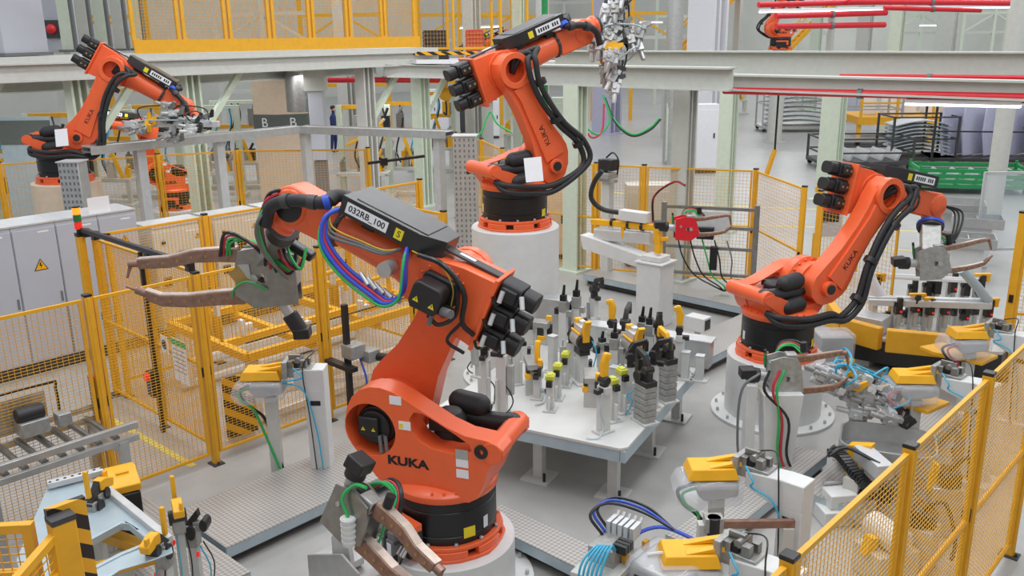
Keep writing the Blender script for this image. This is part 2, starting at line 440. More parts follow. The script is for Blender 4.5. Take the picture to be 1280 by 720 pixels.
    text('lettering', 'KUKA', .1, ML @ T(.42, -.3765, .02) @ MX(((1, 0, 0, 0), (0, 0, -1, 0), (0, -1, 0, 0), (0, 0, 0, 1))), INK, la, .0015)
    text('lettering', 'KUKA', .1, ML @ T(L2 - .3, -.148, -.02) @ MX(((0, 1, 0, 0), (0, 0, 1, 0), (-1, 0, 0, 0), (0, 0, 0, 1))), INK, la, .0015, .003)
    # ---- upper arm
    A3 = V((a + L2 * ca, 0, h2 + L2 * sa)); c3, s3 = cos(R(q3)), sin(R(q3))
    MU = MX(((c3, 0, -s3, A3.x), (0, 1, 0, 0), (s3, 0, c3, A3.z), (0, 0, 0, 1)))
    b = MB(MU)
    b.prism([(-.36, -.29), (-.36, .26), (-.1, .25), (.12, .21), (.3, .17), (.3, -.17), (.1, -.22), (-.1, -.26)], -.12, .2, 'xz')
    b.lathe([(0, -.15), (.2, -.15), (.225, -.13), (.225, -.08), (0, -.08)], 32, RX(pi / 2) @ T(0, 0, .0))
    b.lathe([(0, .1), (.23, .1), (.23, .14), (0, .14)], 32, RX(pi / 2))
    b.lathe([(0, .25), (.2, .25), (.185, .32), (.165, .42), (.15, .75), (.142, L3 - .42), (.15, L3 - .41), (0, L3 - .41)], 32, RY(pi / 2) @ T(0, 0, 0))
    b.box((-.37, .03, -.015), (.03, .36, .6))
    for i in range(16):
        t = 2 * pi * i / 16; b.cyl((.2 * cos(t), .2, .2 * sin(t)), (.2 * cos(t), .215, .2 * sin(t)), .012, n=6)
    ua = b.build('upper_arm', tcol, root, bevel=.02)
    b = MB(MU); b.lathe([(0, L3 - .43), (.158, L3 - .43), (.158, L3 - .395), (0, L3 - .395)], 32, RY(pi / 2))
    for i in range(16):
        t = 2 * pi * i / 16; b.cyl((L3 - .425, .155 * cos(t), .155 * sin(t)), (L3 - .40, .155 * cos(t), .155 * sin(t)), .014, n=6)
    b.build('wrist_collar', DGREY, ua)
    for z in (-.19, 0, .19):
        b = MB(MU); b.prism(rrect(.03, z, .2, .165, .035), -.56, -.385, 'yz'); b.prism(rrect(.03, z, .17, .14, .05), -.68, -.56, 'yz'); b.box((-.47, -.085, z), (.13, .05, .1)); b.box((-.47, .145, z), (.13, .05, .1))
        wm = b.build('wrist_motor', BLACK, root, bevel=.008)
        b = MB(MU); sd = 1 if hi else -1
        if hi:
            b.cyl((-.43, .175, z + .03), (-.44, .20, z - .055), .019, n=10); b.build('motor_plug', ALUL, wm); b = MB(MU); b.cyl((-.57, .16, z + .05), (-.62, .20, z - .02), .019, n=10); b.build('motor_plug', ALUL, wm); b = MB(MU); b.tube([(-.45, .17, z - .05), (-.42, .2, z - .08), (-.38, .21, z - .03)], .012, 6)
        else:
            b.box((-.5, -.112, z), (.025, .006, .025)); b.build('screw_cap', BRASS, wm); b = MB(MU); b.box((-.43, -.112, z), (.025, .006, .025))
        b.build('motor_lead' if hi else 'screw_cap', BLKM if hi else BRASS, wm)
    # elbow motor
    b = MB(MU); b.prism(rrect(.0, -.0, .3, .26, .04), .2, .27, 'xz'); b.prism(rrect(.02, 0, .24, .21, .05), .27, .44, 'xz'); b.box((.1, .34, -.11), (.07, .1, .05)); b.box((-.12, .33, -.06), (.08, .12, .06))
    em = b.build('elbow_motor', BLACK, root, bevel=.012)
    if hi:
        for dx in (-.05, .08): warn_tri(em, MU @ T(dx, .442, -.03) @ RX(-pi / 2) @ RZ(pi), .025)
        b = MB(MU); b.cyl((-.12, .38, -.05), (-.2, .42, -.02), .035, n=10); b.build('motor_plug', GRYC, em); b = MB(MU); b.cyl((-.05, .36, -.12), (-.06, .38, -.2), .018, n=8); b.build('motor_plug', GRYC, em)
    # ---- wrist
    b = MB(MU); x0 = L3 - .4
    b.prism([(x0, -.15), (x0, .15), (L3 - .2, .155)] + circ(L3, 0, .165, 12, R(80), R(-80)) + [(L3 - .2, -.155)], -.12, .12, 'xz')
    b.lathe([(0, -.145), (.12, -.145), (.15, -.12), (.15, .12), (.12, .14), (0, .14)], 28, T(L3, 0, 0) @ RX(pi / 2))
    wr = b.build('wrist', tcol, root, bevel=.025)
    b = MB(MU); b.lathe([(0, -.165), (.09, -.165), (.115, -.155), (.115, -.13), (0, -.13)], 24, T(L3, 0, 0) @ RX(pi / 2))
    b.build('wrist_cover', BLACK if hi else tcol, wr)
    A5 = MU @ V((L3, 0, 0)); td = V(tooldir or (c3, 0, s3)).normalized()
    Mt = frame(A5, td) @ RY(pi / 2)
    b = MB(Mt); b.lathe([(0, .02), (.125, .02), (.125, .12), (.115, .2), (.13, .21), (.13, .25), (0, .25)], 28)
    b.build('hand', tcol, wr, bevel=.012)
    b = MB(Mt); b.lathe([(0, .25), (.12, .25), (.12, .29), (0, .29)], 24); b.build('mounting_flange', DGREY, wr)
    # ---- energy supply box
    ys = .02 * boxside
    b = MB(MU); b.prism([(.1, -.12 + ys), (.28, -.22 + ys), (.95, -.22 + ys), (.95, .22 + ys), (.28, .22 + ys), (.1, .12 + ys)], .2, .345, 'xy')
    b.box((.55, ys, .348), (.62, .34, .006)); b.box((.945, ys, .268), (.02, .34, .1))
    eb = b.build('energy_supply_box', CHAR, root, bevel=.008)
    for sd in (1, -1):
        Ml = MU @ T(.72 if sd > 0 else .7, ys + sd * .2215, .27) @ (RZ(pi) if sd > 0 else I4) @ RX(pi / 2)
        sticker(eb, Ml, .36, .085, LABEL, 'name_label')
        if boxlabel: text('lettering', boxlabel, .068, Ml @ T(0, 0, .002), INK, eb, .0008, .001)
        else:
            b = MB(Ml); [b.box((-.14 + .035 * i, 0, .002), (.022, .045, .001)) for i in range(9) if i != 5]; b.build('text_lines', INK, eb)
        sticker(eb, MU @ T(.44, ys + sd * .2215, .267) @ (RZ(pi) if sd > 0 else I4) @ RX(pi / 2), .07, .08, LABY)
        if hi and sd > 0: text('lettering', 'S', .07, MU @ T(.44, ys + sd * .2235, .267) @ RZ(pi) @ RX(pi / 2), INK, eb, .0008)
    b = MB(MU); b.box((.3, 0, .19), (.1, .26, .08)); b.build('box_bracket', BLACK, eb); b = MB(MU); b.box((.75, 0, .17), (.1, .2, .1)); b.build('box_bracket', BLACK, eb)
    b = MB(MU); b.prism(rrect(-.12, .05, .5, .1, .02), .262, .28, 'xy'); br = b.build('cable_bracket', DGREY, root, bevel=.004)
    b = MB(MU); b.box((-.06, .05, .282), (.13, .04, .003)); b.build('name_label', LABEL, br)
    # ---- hoses
    if dress:
        U = lambda u, w_, y: ML @ V((u, y, w_)); W = lambda x, y, z: MU @ V((x, y, z))
        for k in range(2):
            o = .075 * k; y = -.46 - .03 * k
            pts = [V((-.42, -.25, .62)), V((-.36, -.42, .6 - o)), V((-.05, -.5, .56 - o)), V((.3, -.5, .57 - o)), U(-.16, .3 + o, y), U(.12, .36 + o, y), U(.45, .22 + o * .8, y), U(.8, .12 + o, y), U(1.08, .1 + o, y),
                   U(L2 - .02, .13 + o * 1.3, y), U(L2 + .06, .2 + o, y + .04), W(.28 + o, -.4, .06 + o), W(.2 + o, -.36, .14), W(.08, -.3, .05 + o), W(.02, -.24, -.04)]
            b = MB(); b.tube(pts, .036, 10, 6); b.build('dress_hose', RUBBER, root)
        for u in (.12, .55, 1.05):
            b = MB(); c = U(u, .2 if u > .3 else .36, -.46); b.lathe([(.03, -.03), (.075, -.03), (.075, .03), (.03, .03)], 14, frame(c, U(1, 0, 0) - U(0, 0, 0)) @ RY(pi / 2)); b.build('hose_clamp', BLACK, root)
    # hose from box to tool
    ww = lambda x, y, z: MU @ V((x, y, z))
    sd = 1 if hi else -1
    if those: 
     pts = [ww(.93, .06 * sd, .27), ww(1.05, .12 * sd, .27), ww(L3 - .3, .2 * sd, .2), ww(L3 - .08, .24 * sd, .12), ww(L3 + .1, .22 * sd, -.02), ww(L3 + .12, .2 * sd, -.2)]
     b = MB(); b.tube(pts, .042 if not hi else .05, 12, 7)
     hs = b.build('tool_hose', RUBBER, root)
     pp = spline(pts, 7)
     for i in (3, 10, 17, 23):
        b = MB(); d_ = pp[i + 1] - pp[i]; b.lathe([(.04, -.03), (.058, -.03), (.058, .03), (.04, .03)], 14, frame(pp[i], d_) @ RY(pi / 2)); b.build('hose_ring', DGREY, hs)
     d_ = pp[14] - pp[13]; b = MB(); b.lathe([(.04, -.025), (.06, -.025), (.06, .025), (.04, .025)], 14, frame(pp[13], d_) @ RY(pi / 2)); b.build('hose_clip', BLUE, hs)
    if hi:
        for k, (m, dy, dz, r) in enumerate([(REDC, 0, 0, .013), (BLUE, .02, -.02, .017), (BLUE, -.02, .02, .015), (GREEN, .03, -.05, .012), (GRYC, -.04, .04, .013), (YELC, -.06, .1, .006), (BLKM, .01, -.03, .013), (GRYC, -.05, .07, .01)]):
            pts = [ww(.93, .16 + dy * .3, .24), ww(1.0, .3 + dy, .16 + dz * .5), ww(.93, .36 + dy, .0 + dz), ww(.72, .36 + dy, -.13 + dz), ww(.45, .34 + dy, -.2 + dz), ww(.3, .36 + dy, -.2 + dz * .6), ww(.22, .36 + dy, -.08 + dz * .5), ww(.3, .3 + dy, .12), ww(.36, .2, .22)]
            if k in (4, 5, 7): pts = pts[:3] + [ww(.7, .3 + dy, .02 + dz * .6), ww(.5, .26, .06 + dz * .5), ww(.4, .2, .16)]
            b = MB(); b.tube(pts, r, 8, 6); b.build('cable', m, root, label={REDC: 'red cable', BLUE: 'blue cable', GREEN: 'green cable', GRYC: 'grey cable', YELC: 'thin yellow cable', BLKM: 'black cable'}[m])
        b = MB()
        for k in range(5):
            p = ww(.6 - .07 * k, .3, -.13 - .01 * k); q = ww(.5 - .07 * k, .33, -.17); b.cyl(p, q, .02, n=10)
        b.cyl(ww(.42, .22, .0), ww(.42, .34, -.0), .06, n=16); b.build('hose_fitting', ALU, root)
        b = MB(); b.tube([ww(.24, .25, .2), ww(.02, .3, .24), ww(-.2, .3, .12), ww(-.26, .28, -.1), ww(-.36, .22, -.18)], .02, 8, 6); b.tube([ww(-.1, .28, .2), ww(-.2, .3, -.05), ww(-.12, .34, -.18), ww(-.02, .36, -.14)], .016, 8, 6); b.tube([ww(-.26, .28, -.1), ww(-.2, .26, -.3), ww(-.34, .2, -.36)], .014, 8, 6)
        b.build('motor_cable', BLKM, root)
        b = MB(); b.tube([ww(.3, .24, .2), ww(.05, .28, .22), ww(-.1, .27, .1), ww(-.14, .27, -.04), ww(-.18, .26, -.0)], .005, 6, 6); b.build('cable', YELC, root)
    return root, A3, A5, MU

def pedestal(name, label, c, h, r=.56, fl=.72, group=None, m=WPAINT):
    t = thing(name, label, 'pedestal', T(c[0], c[1], 0), group)
    b = MB(); b.lathe([(0, .03), (r, .03), (r, h - .012), (r - .012, h), (0, h)], 56); b.build('column', m, t)
    b = MB(); b.lathe([(0, 0), (fl, 0), (fl, .035), (0, .035)], 56); f = b.build('floor_flange', m, t, bevel=.006)
    for i in range(16):
        b = MB(); th = 2 * pi * i / 16; x, y = (fl - .06) * cos(th), (fl - .06) * sin(th); b.cyl((x, y, .035), (x, y, .075), .018, n=6); b.build('anchor_bolt', ALU, f)
    return t
RB = {}
RB['front'] = robot('welding_robot', 'orange welding robot nearest the camera, with a 032RB_100 label on its black box', (-4.87, 4.4, .45), -157, 117, 23, .47, 1.0, 1.28, 1.40, tooldir=(.75, .1, -.66), hi=True, dress=False, boxlabel='032RB_100')
RB['mid'] = robot('handling_robot', 'orange robot on the tall white pedestal behind the fixture table, arm reaching up', (-7.6, 8.23, 2.06), 73, 116, 20, .38, .77, 1.3, 1.23)
RB['right'] = robot('welding_robot', 'orange welding robot on the short white pedestal right of the fixture table', (-4.49, 9.38, .75), 69, 50, -13, .38, .82, 1.3, 1.17, tooldir=(.3, 0, -1), those=False)
RB['back'] = robot('handling_robot', 'orange robot behind the grey cabinets and metal cable duct, arm bent downward', (-16.3, 6.07, 2.04), 54, 58, -33, .38, .78, 1.3, 1.25, tooldir=(.6, 0, -.8))
pedestal('robot_pedestal', 'round pale pedestal under the nearest orange robot', (-4.87, 4.4), .45)
pedestal('robot_pedestal', 'tall round white pedestal behind the fixture table', (-7.6, 8.23), 2.06)
pd = pedestal('robot_pedestal', 'short round white pedestal with yellow mark right of the table', (-4.49, 9.38), .75)
for k in range(3):
    b = MB(RZ(R(-75)) @ T(.561, 0, .5 - .07 * k))
    for j in range(5 - k): b.box((0, -.1 + .05 * j, 0), (.003, .034, .045))
    b.build('stencil_mark', YELC, pd, smooth=0)
pedestal('robot_pedestal', 'beige pedestal behind the grey cabinets', (-16.3, 6.07), 2.04, m=PEACH)
# ---------------------------------------------------------------- guard fencing
def post(p, h, label, w=.07, group=None, z0=0., latch=None, capm=BLKM, name='fence_post'):
    t = thing(name, label, 'fence post', T(p[0], p[1], z0), group)
    b = MB(); b.box((0, 0, h / 2 + .005), (w, w, h - .01)); b.box((w * .5, 0, h / 2), (.012, w * .4, h - .02)); b.build('column', YEL, t, bevel=.006)
    b = MB(); b.box((0, 0, .006), (w * 2.2, w * 1.8, .012)); b.cyl((w * .8, 0, .01), (w * .8, 0, .035), .012, n=6); b.cyl((-w * .8, 0, .01), (-w * .8, 0, .035), .012, n=6); b.build('foot_plate', DGREY, t)
    b = MB(); b.box((0, 0, h + .01), (w * 1.06, w * 1.06, .025)); b.build('cap', capm, t, bevel=.004)
    for z in ([h * .5] if latch is None else latch):
        b = MB(); b.box((0, w * .55, z), (w * .5, .02, .1)); b.box((0, -w * .55, z), (w * .5, .02, .1)); b.build('latch', BLKM, t)
    return t
def panel(p0, p1, z0, z1, label, mids=(), sx=.04, sz=.03, w=.0042, group=None, fr=.03, name='mesh_fence', m=None):
    p0 = V((p0[0], p0[1], 0)); p1 = V((p1[0], p1[1], 0)); L = (p1 - p0).length
    t = thing(name, label, 'fence panel', frame(p0, p1 - p0), group); m = m or YEL
    b = MB()
    for x in (fr / 2, L - fr / 2): b.box((x, 0, (z0 + z1) / 2), (fr, fr, z1 - z0))
    for z in (z0 + fr / 2, z1 - fr / 2) + tuple(mids): b.box((L / 2, 0, z), (L - fr * 2, fr * .9, fr))
    b.build('frame', m, t)
    b = MB()
    n = max(2, int((L - 2 * fr) / sx))
    for i in range(1, n): b.box((fr + (L - 2 * fr) * i / n, w * .5, (z0 + z1) / 2), (w, w, z1 - z0 - fr))
    n = max(2, int((z1 - z0) / sz))
    for i in range(1, n): b.box((L / 2, -w * .5, z0 + (z1 - z0) * i / n), (L - fr, w, w))
    b.build('wire_mesh', m, t, smooth=0)
    return t
def fence(pts, z0, z1, plabs, flabs, g, pg, **k):
    for i, p in enumerate(pts): post(p, z1 + .02, plabs[i] if isinstance(plabs, list) else plabs, group=pg)
    for i in range(len(pts) - 1):
        a, b_ = V((*pts[i], 0)), V((*pts[i + 1], 0)); d = (b_ - a).normalized() * .055
        panel(a + d, b_ - d, z0, z1, flabs[i] if isinstance(flabs, list) else flabs, group=g, **k)

# right foreground fence, X = -1.5
FX = -1.5
ys = [3.42, 4.92, 6.40, 7.9]
fence([(FX, y) for y in ys], .12, 2.1, ['yellow fence post at the bottom edge of the photo, right side', 'yellow fence post with dark cap in the middle of the right fence', 'yellow fence post in the right fence, farther than the dark-capped one', 'yellow fence post at the far end of the right fence'],
      ['near yellow mesh panel of the right fence, below the dark-capped post', 'second yellow mesh panel of the right fence, above the dark-capped post', 'farthest yellow mesh panel of the right fence at the photo edge'], 'right guard fence panels', 'right guard fence posts', mids=(1.02,), sx=.045, sz=.034, w=.0034)
panel((FX, 2.0), (FX, 3.37), .12, 2.1, 'yellow mesh panel of the right fence cut by the bottom edge', mids=(1.02,), sx=.045, sz=.034, w=.0034, group='right guard fence panels')
# left fence, X = -8.3
LX = -8.3
ly = [1.55, 3.12, 4.2, 5.69, 7.1]
fence([(LX, y) for y in ly], .12, 2.1, ['yellow post at the left photo edge of the left fence', 'yellow fence post standing in front of the grey cabinets', 'tall yellow corner post where the gate fence meets the left fence', 'yellow fence post in front of the yellow tube cart', 'yellow fence post behind the link arm of the nearest robot'],
      ['yellow mesh panel in front of the grey cabinets', 'narrow yellow mesh panel over the yellow floor line', 'yellow mesh panel in front of the striped plate', 'yellow mesh panel behind the nearest robot'], 'left guard fence panels', 'left guard fence posts', sx=.05, sz=.03, w=.004)
# gate fence across, Y = 4.28
gx = [-8.42, -9.62, -11.0]
panel((gx[0], 4.28), (gx[1] + .06, 4.28), .12, 2.1, 'yellow mesh gate leaf with a white notice on it', mids=(1.05,), sx=.05, sz=.03, group='gate panels')
panel((gx[1] - .06, 4.28), (gx[2] + .06, 4.28), .12, 2.1, 'yellow mesh gate panel next to the stack light post', mids=(1.05,), sx=.05, sz=.03, group='gate panels')
post((gx[1], 4.28), 2.12, 'slim yellow gate post behind the black door rod', w=.05)
post((-11.05, 4.18), 2.12, 'yellow gate post under the stack light', w=.09)
post((-11.05, 4.36), 2.12, 'yellow gate post behind the stack light post', w=.08)
post((-10.85, 4.42), 2.12, 'yellow gate post on the cart side of the stack light', w=.06)
# back of the left cell, X = -11.1
fence([(-11.1, 5.84), (-11.1, 7.85), (-11.1, 9.7)], .12, 2.1, ['yellow post in front of the cream control cabinets', 'yellow post at the back corner of the cart bay', 'yellow post behind the cart bay toward the perforated column'], ['yellow mesh panel in front of the cream cabinets', 'yellow mesh panel behind the tube cart'], 'back fence panels of the cart bay', 'back fence posts of the cart bay', sx=.05, sz=.035)
panel((-11.1, 4.5), (-11.1, 5.78), .12, 2.1, 'yellow mesh panel between the gate and the cream cabinets', sx=.05, sz=.035)
fence([(-10.95, 8.05), (-8.75, 8.05)], .12, 2.1, ['yellow post at the left end of the fence behind the cart', 'yellow post beside the tall white pedestal'], ['yellow mesh panel crossing behind the yellow tube cart'], 'cross fence', 'cross fence posts', sx=.05, sz=.035)
# fence behind the cell
bf = [(-12.6, 12.45), (-11.6, 12.75), (-10.0, 13.05), (-9.15, 13.35), (-7.35, 14.1), (-5.9, 12.9)]
fence(bf, .12, 2.1, ['yellow post right of the perforated column', 'yellow post behind the tall white pedestal', 'yellow post behind the yellow balancer arm', 'yellow post left of the grey overhead beam column', 'yellow post behind the grey wiring rack', 'yellow post left of the black motors of the right robot'],
      ['yellow mesh panel left of the tall pedestal', 'yellow mesh panel behind the tall white pedestal', 'pale yellow mesh panel behind the balancer arm', 'yellow mesh panel behind the grey column', 'yellow mesh panel behind the right robot'], 'rear guard fence panels', 'rear guard fence posts', mids=(1.1,), sx=.06, sz=.06, w=.004)
post((-5.55, 12.7), 2.12, 'yellow post just behind the right robot motors', w=.07)
panel((-5.5, 12.65), (-4.2, 12.2), .12, 2.0, 'yellow mesh panel hidden partly by the right robot arm', mids=(1.9,), sx=.06, sz=.06)
post((-2.75, 12.3), 2.2, 'yellow post right of the sill clamping fixture', w=.1)
panel((-2.7, 12.3), (-1.6, 12.9), .12, 2.15, 'yellow mesh panel at the right photo edge behind the fixture', mids=(.9, 1.6), sx=.05, sz=.05)
# stack light, black gate rail, e-stop bar
t = thing('stack_light', 'red, green and amber stack light on the gate post', 'signal light', T(-11.05, 4.18, 2.15))
for k, (m, z) in enumerate(((REDL, .06), (GRNL, .15), (ORGL, .24))):
    b = MB(); b.cyl((0, 0, z), (0, 0, z + .08), .045, n=16); b.build('lens', m, t, label=['red lens', 'green lens', 'lit amber lens'][k])
b = MB(); b.cyl((0, 0, 0), (0, 0, .06), .03, n=12); b.box((0, 0, .005), (.1, .1, .01)); b.build('base', BLKM, t)
b = MB(); b.cyl((0, 0, .32), (0, 0, .335), .047, n=16); b.build('cap', BLKM, t)
t = thing('gate_rail', 'black horizontal rail along the top of the gate fence', 'rail', T(-9.7, 4.2, 2.2))
b = MB(); b.box((0, 0, 0), (2.6, .05, .05)); b.build('rail', BLKM, t)
for x in (-1.25, -1.0, .35, 1.27):
    b = MB(); b.box((x, .02, -.03), (.08, .07, .1)); b.build('bracket', BLKM, t)
t = thing('gate_lock', 'black vertical gate lock rod with red emergency stop', 'door lock', T(-9.5, 4.2, 0))
b = MB(); b.box((0, 0, 1.08), (.04, .04, 2.15)); b.build('rod', BLKM, t)
b = MB(); b.box((0, -.04, .62), (.14, .1, .3)); b.build('handle_box', BLKM, t, bevel=.01)
b = MB(); b.cyl((0, -.09, .72), (0, -.13, .72), .05, n=16); b.build('stop_button', REDL, t)
b = MB(); b.box((0, -.095, .58), (.05, .01, .03)); b.build('indicator', BLUE, t)
for (x, z, w_, h_, lab, g) in ((-8.95, 1.0, .34, .5, 'white notice with green heading on the gate mesh', 1), (-9.28, 1.12, .16, .2, 'small white pictogram sign on the gate mesh', 0)):
    t = thing('notice_sheet', lab, 'sign', T(x, 4.245, z)); b = MB(); b.box((0, 0, 0), (w_, .006, h_)); b.build('sheet', LABEL, t)
    if g:
        b = MB(); b.box((0, -.004, h_ * .42), (w_, .003, h_ * .14)); b.build('heading_band', GREEN, t)
        b = MB()
        for i in range(6): b.box((0, -.004, h_ * (.25 - .1 * i)), (w_ * .8, .002, .008))
        b.build('text_lines', GRYC, t)
    else:
        b = MB(); b.cyl((0, -.003, 0), (0, -.006, 0), .055, n=18); b.build('pictogram', DGREY, t)
# pale foreground fence bottom-left with striped post
t = thing('striped_post', 'yellow and black striped guard post at the lower left', 'post', T(-4.62, 1.45, 0))
b = MB(); b.box((-.03, .03, 1.02), (.04, .2, 2.04)); b.build('striped_plate', HAZ, t)
b = MB(); b.box((.03, -.02, 1.0), (.09, .12, 1.96)); b.build('column', YEL, t, bevel=.006)
b = MB(); b.box((.03, -.02, 1.995), (.095, .125, .03)); b.build('cap', DGREY, t)
post((-4.22, .98), 1.98, 'yellow post with grey cap at the lower left corner', w=.09, capm=DGREY)
panel((-4.24, 1.03), (-4.58, 1.38), .1, 1.93, 'short yellow mesh panel between the lower left posts', mids=(1.7,), sx=.045, sz=.045, w=.005, fr=.045)
panel((-4.68, 1.32), (-5.6, .3), .1, 1.98, 'yellow mesh panel at the lower left photo edge', mids=(1.68,), sx=.045, sz=.045, w=.005, fr=.05)
def floor_line(a, b_, wd, lab='line'):
    o = MB(); p, q = V(a).to_3d(), V(b_).to_3d(); p.z = q.z = .002; o.bar(p, q, wd, .003); o = o.build('trim_1', FLINE, smooth=0); o['kind'] = 'structure'
FLINE = mat('floor_yellow', (222, 206, 110), .5, 0, .1, 20)
floor_line(at(137, 523).xy, at(242, 583).xy, .08)
for y0, x0, x1 in ((262, 860, 1250), (285, 880, 1240), (315, 1090, 1240), (245, 760, 850)):
    p = at(x0, y0 - 6); q = at(x1, y0 + 8); floor_line(p.xy, q.xy, .1)
# ---------------------------------------------------------------- fixture table and its clamps
TZ = .70
E1 = V((-.2625, .965, 0)).normalized(); E2 = V((-E1.y, E1.x, 0))   # along right edge, along front edge
TC = V((-4.37, 6.2, 0)); MTB = MX((E1, E2, V((0, 0, 1)))).transposed().to_4x4(); MTB.translation = TC
t = thing('fixture_table', 'large pale welding fixture table on square legs', 'work table', MTB)
LE, WE = 2.6, 2.1
b = MB(); b.prism([(.06, 0), (LE, 0), (LE, WE), (.0, WE), (0, .06)], TZ - .03, TZ, 'xy'); b.build('top_plate', DIRTY, t, bevel=.004)
b = MB()
for y in (.03, WE - .03): b.box((LE / 2, y, TZ - .09), (LE - .02, .05, .115))
for x in (.035, LE - .035, LE / 2): b.box((x, WE / 2, TZ - .09), (.05, WE - .12, .115))
b.build('under_frame', PALEB, t)
for x in (.36, 1.42, 2.4):
    for y in (.245, 1.06, 1.85):
        b = MB(); b.box((x, y, .33), (.1, .1, .63)); lg = b.build('leg', FIXG, t)
        b = MB(); b.box((x, y, .011), (.3, .3, .02)); b.build('foot_plate', PEACH if False else FIXG, lg)
        b = MB(); b.cyl((x - .1, y - .1, .02), (x - .1, y - .1, .11), .016, n=8); b.build('anchor_bolt', BLKM, lg)
b = MB(); b.box((.95, 1.22, TZ + .003), (.16, .16, .004)); b.build('slot', DGREY, t)
# stainless channel along the back of the table
def tb(u, v, z=TZ): return MTB @ V((u, v, z))
t = thing('steel_channel', 'brushed steel trunking box along the rear of the fixture table', 'trunking', MTB @ T(LE - .17, .75, TZ + .002))
b = MB(); b.box((0, 0, .16), (.2, 1.75, .32)); b.build('box', ALU, t, bevel=.006)
b = MB(); b.box((0, 0, .325), (.22, 1.8, .012)); b.build('lid', ALUL, t)
b = MB(); b.box((-.02, 1.05, .3), (.26, .42, .6)); b.build('end_box', ALU, t, bevel=.006)
FOOT = (.1, .08)
def foot(b, w=.16, d=.12): b.box((0, 0, .008), (w, d, .015)); b.cyl((w * .38, d * .3, .015), (w * .38, d * .3, .03), .01, n=6); b.cyl((-w * .38, -d * .3, .015), (-w * .38, -d * .3, .03), .01, n=6)
def clamp_head(t, z, arm=YEL2, M=I4, s=1.0, up=True):
    """toggle clamp: dark body, bent arm, jaw"""
    b = MB(M @ T(0, 0, z) @ MX.Scale(s, 4)); b.box((0, 0, .05), (.05, .06, .13)); b.cyl((-.0, -.045, .08), (0, .045, .08), .035, n=14); b.box((.05, 0, .0), (.08, .05, .04)); b.build('clamp_body', CHAR, t, bevel=.005)
    b = MB(M @ T(0, 0, z) @ MX.Scale(s, 4))
    if up: b.prism([(-.02, .08), (.03, .07), (.05, .16), (.14, .2), (.14, .235), (.03, .2), (-.02, .12)], -.02, .02, 'xz'); b.box((.135, 0, .17), (.03, .04, .09))
    else: b.prism([(-.02, .08), (.02, .07), (.035, .22), (.0, .3), (-.035, .3), (-.03, .16)], -.02, .02, 'xz'); b.box((-.03, 0, .27), (.05, .045, .04))
    b.build('clamp_arm', arm, t, bevel=.004)
def air_cyl(t, M, z0, z1, r=.025, m=ALU):
    b = MB(M); b.box((0, 0, (z0 + z1) / 2), (r * 2, r * 2, z1 - z0)); b.cyl((0, 0, z1), (0, 0, z1 + .06), r * .35, n=8)
    for k in range(2): b.cyl((r, 0, z0 + .03 + k * (z1 - z0 - .06)), (r * 1.9, 0, z0 + .03 + k * (z1 - z0 - .06)), r * .35, n=8)
    b.build('air_cylinder', m, t, bevel=.003)
def hosebit(t, pts, m=CYAN, r=.006):
    b = MB(); b.tube(pts, r, 6, 5); b.build('air_hose', m, t)
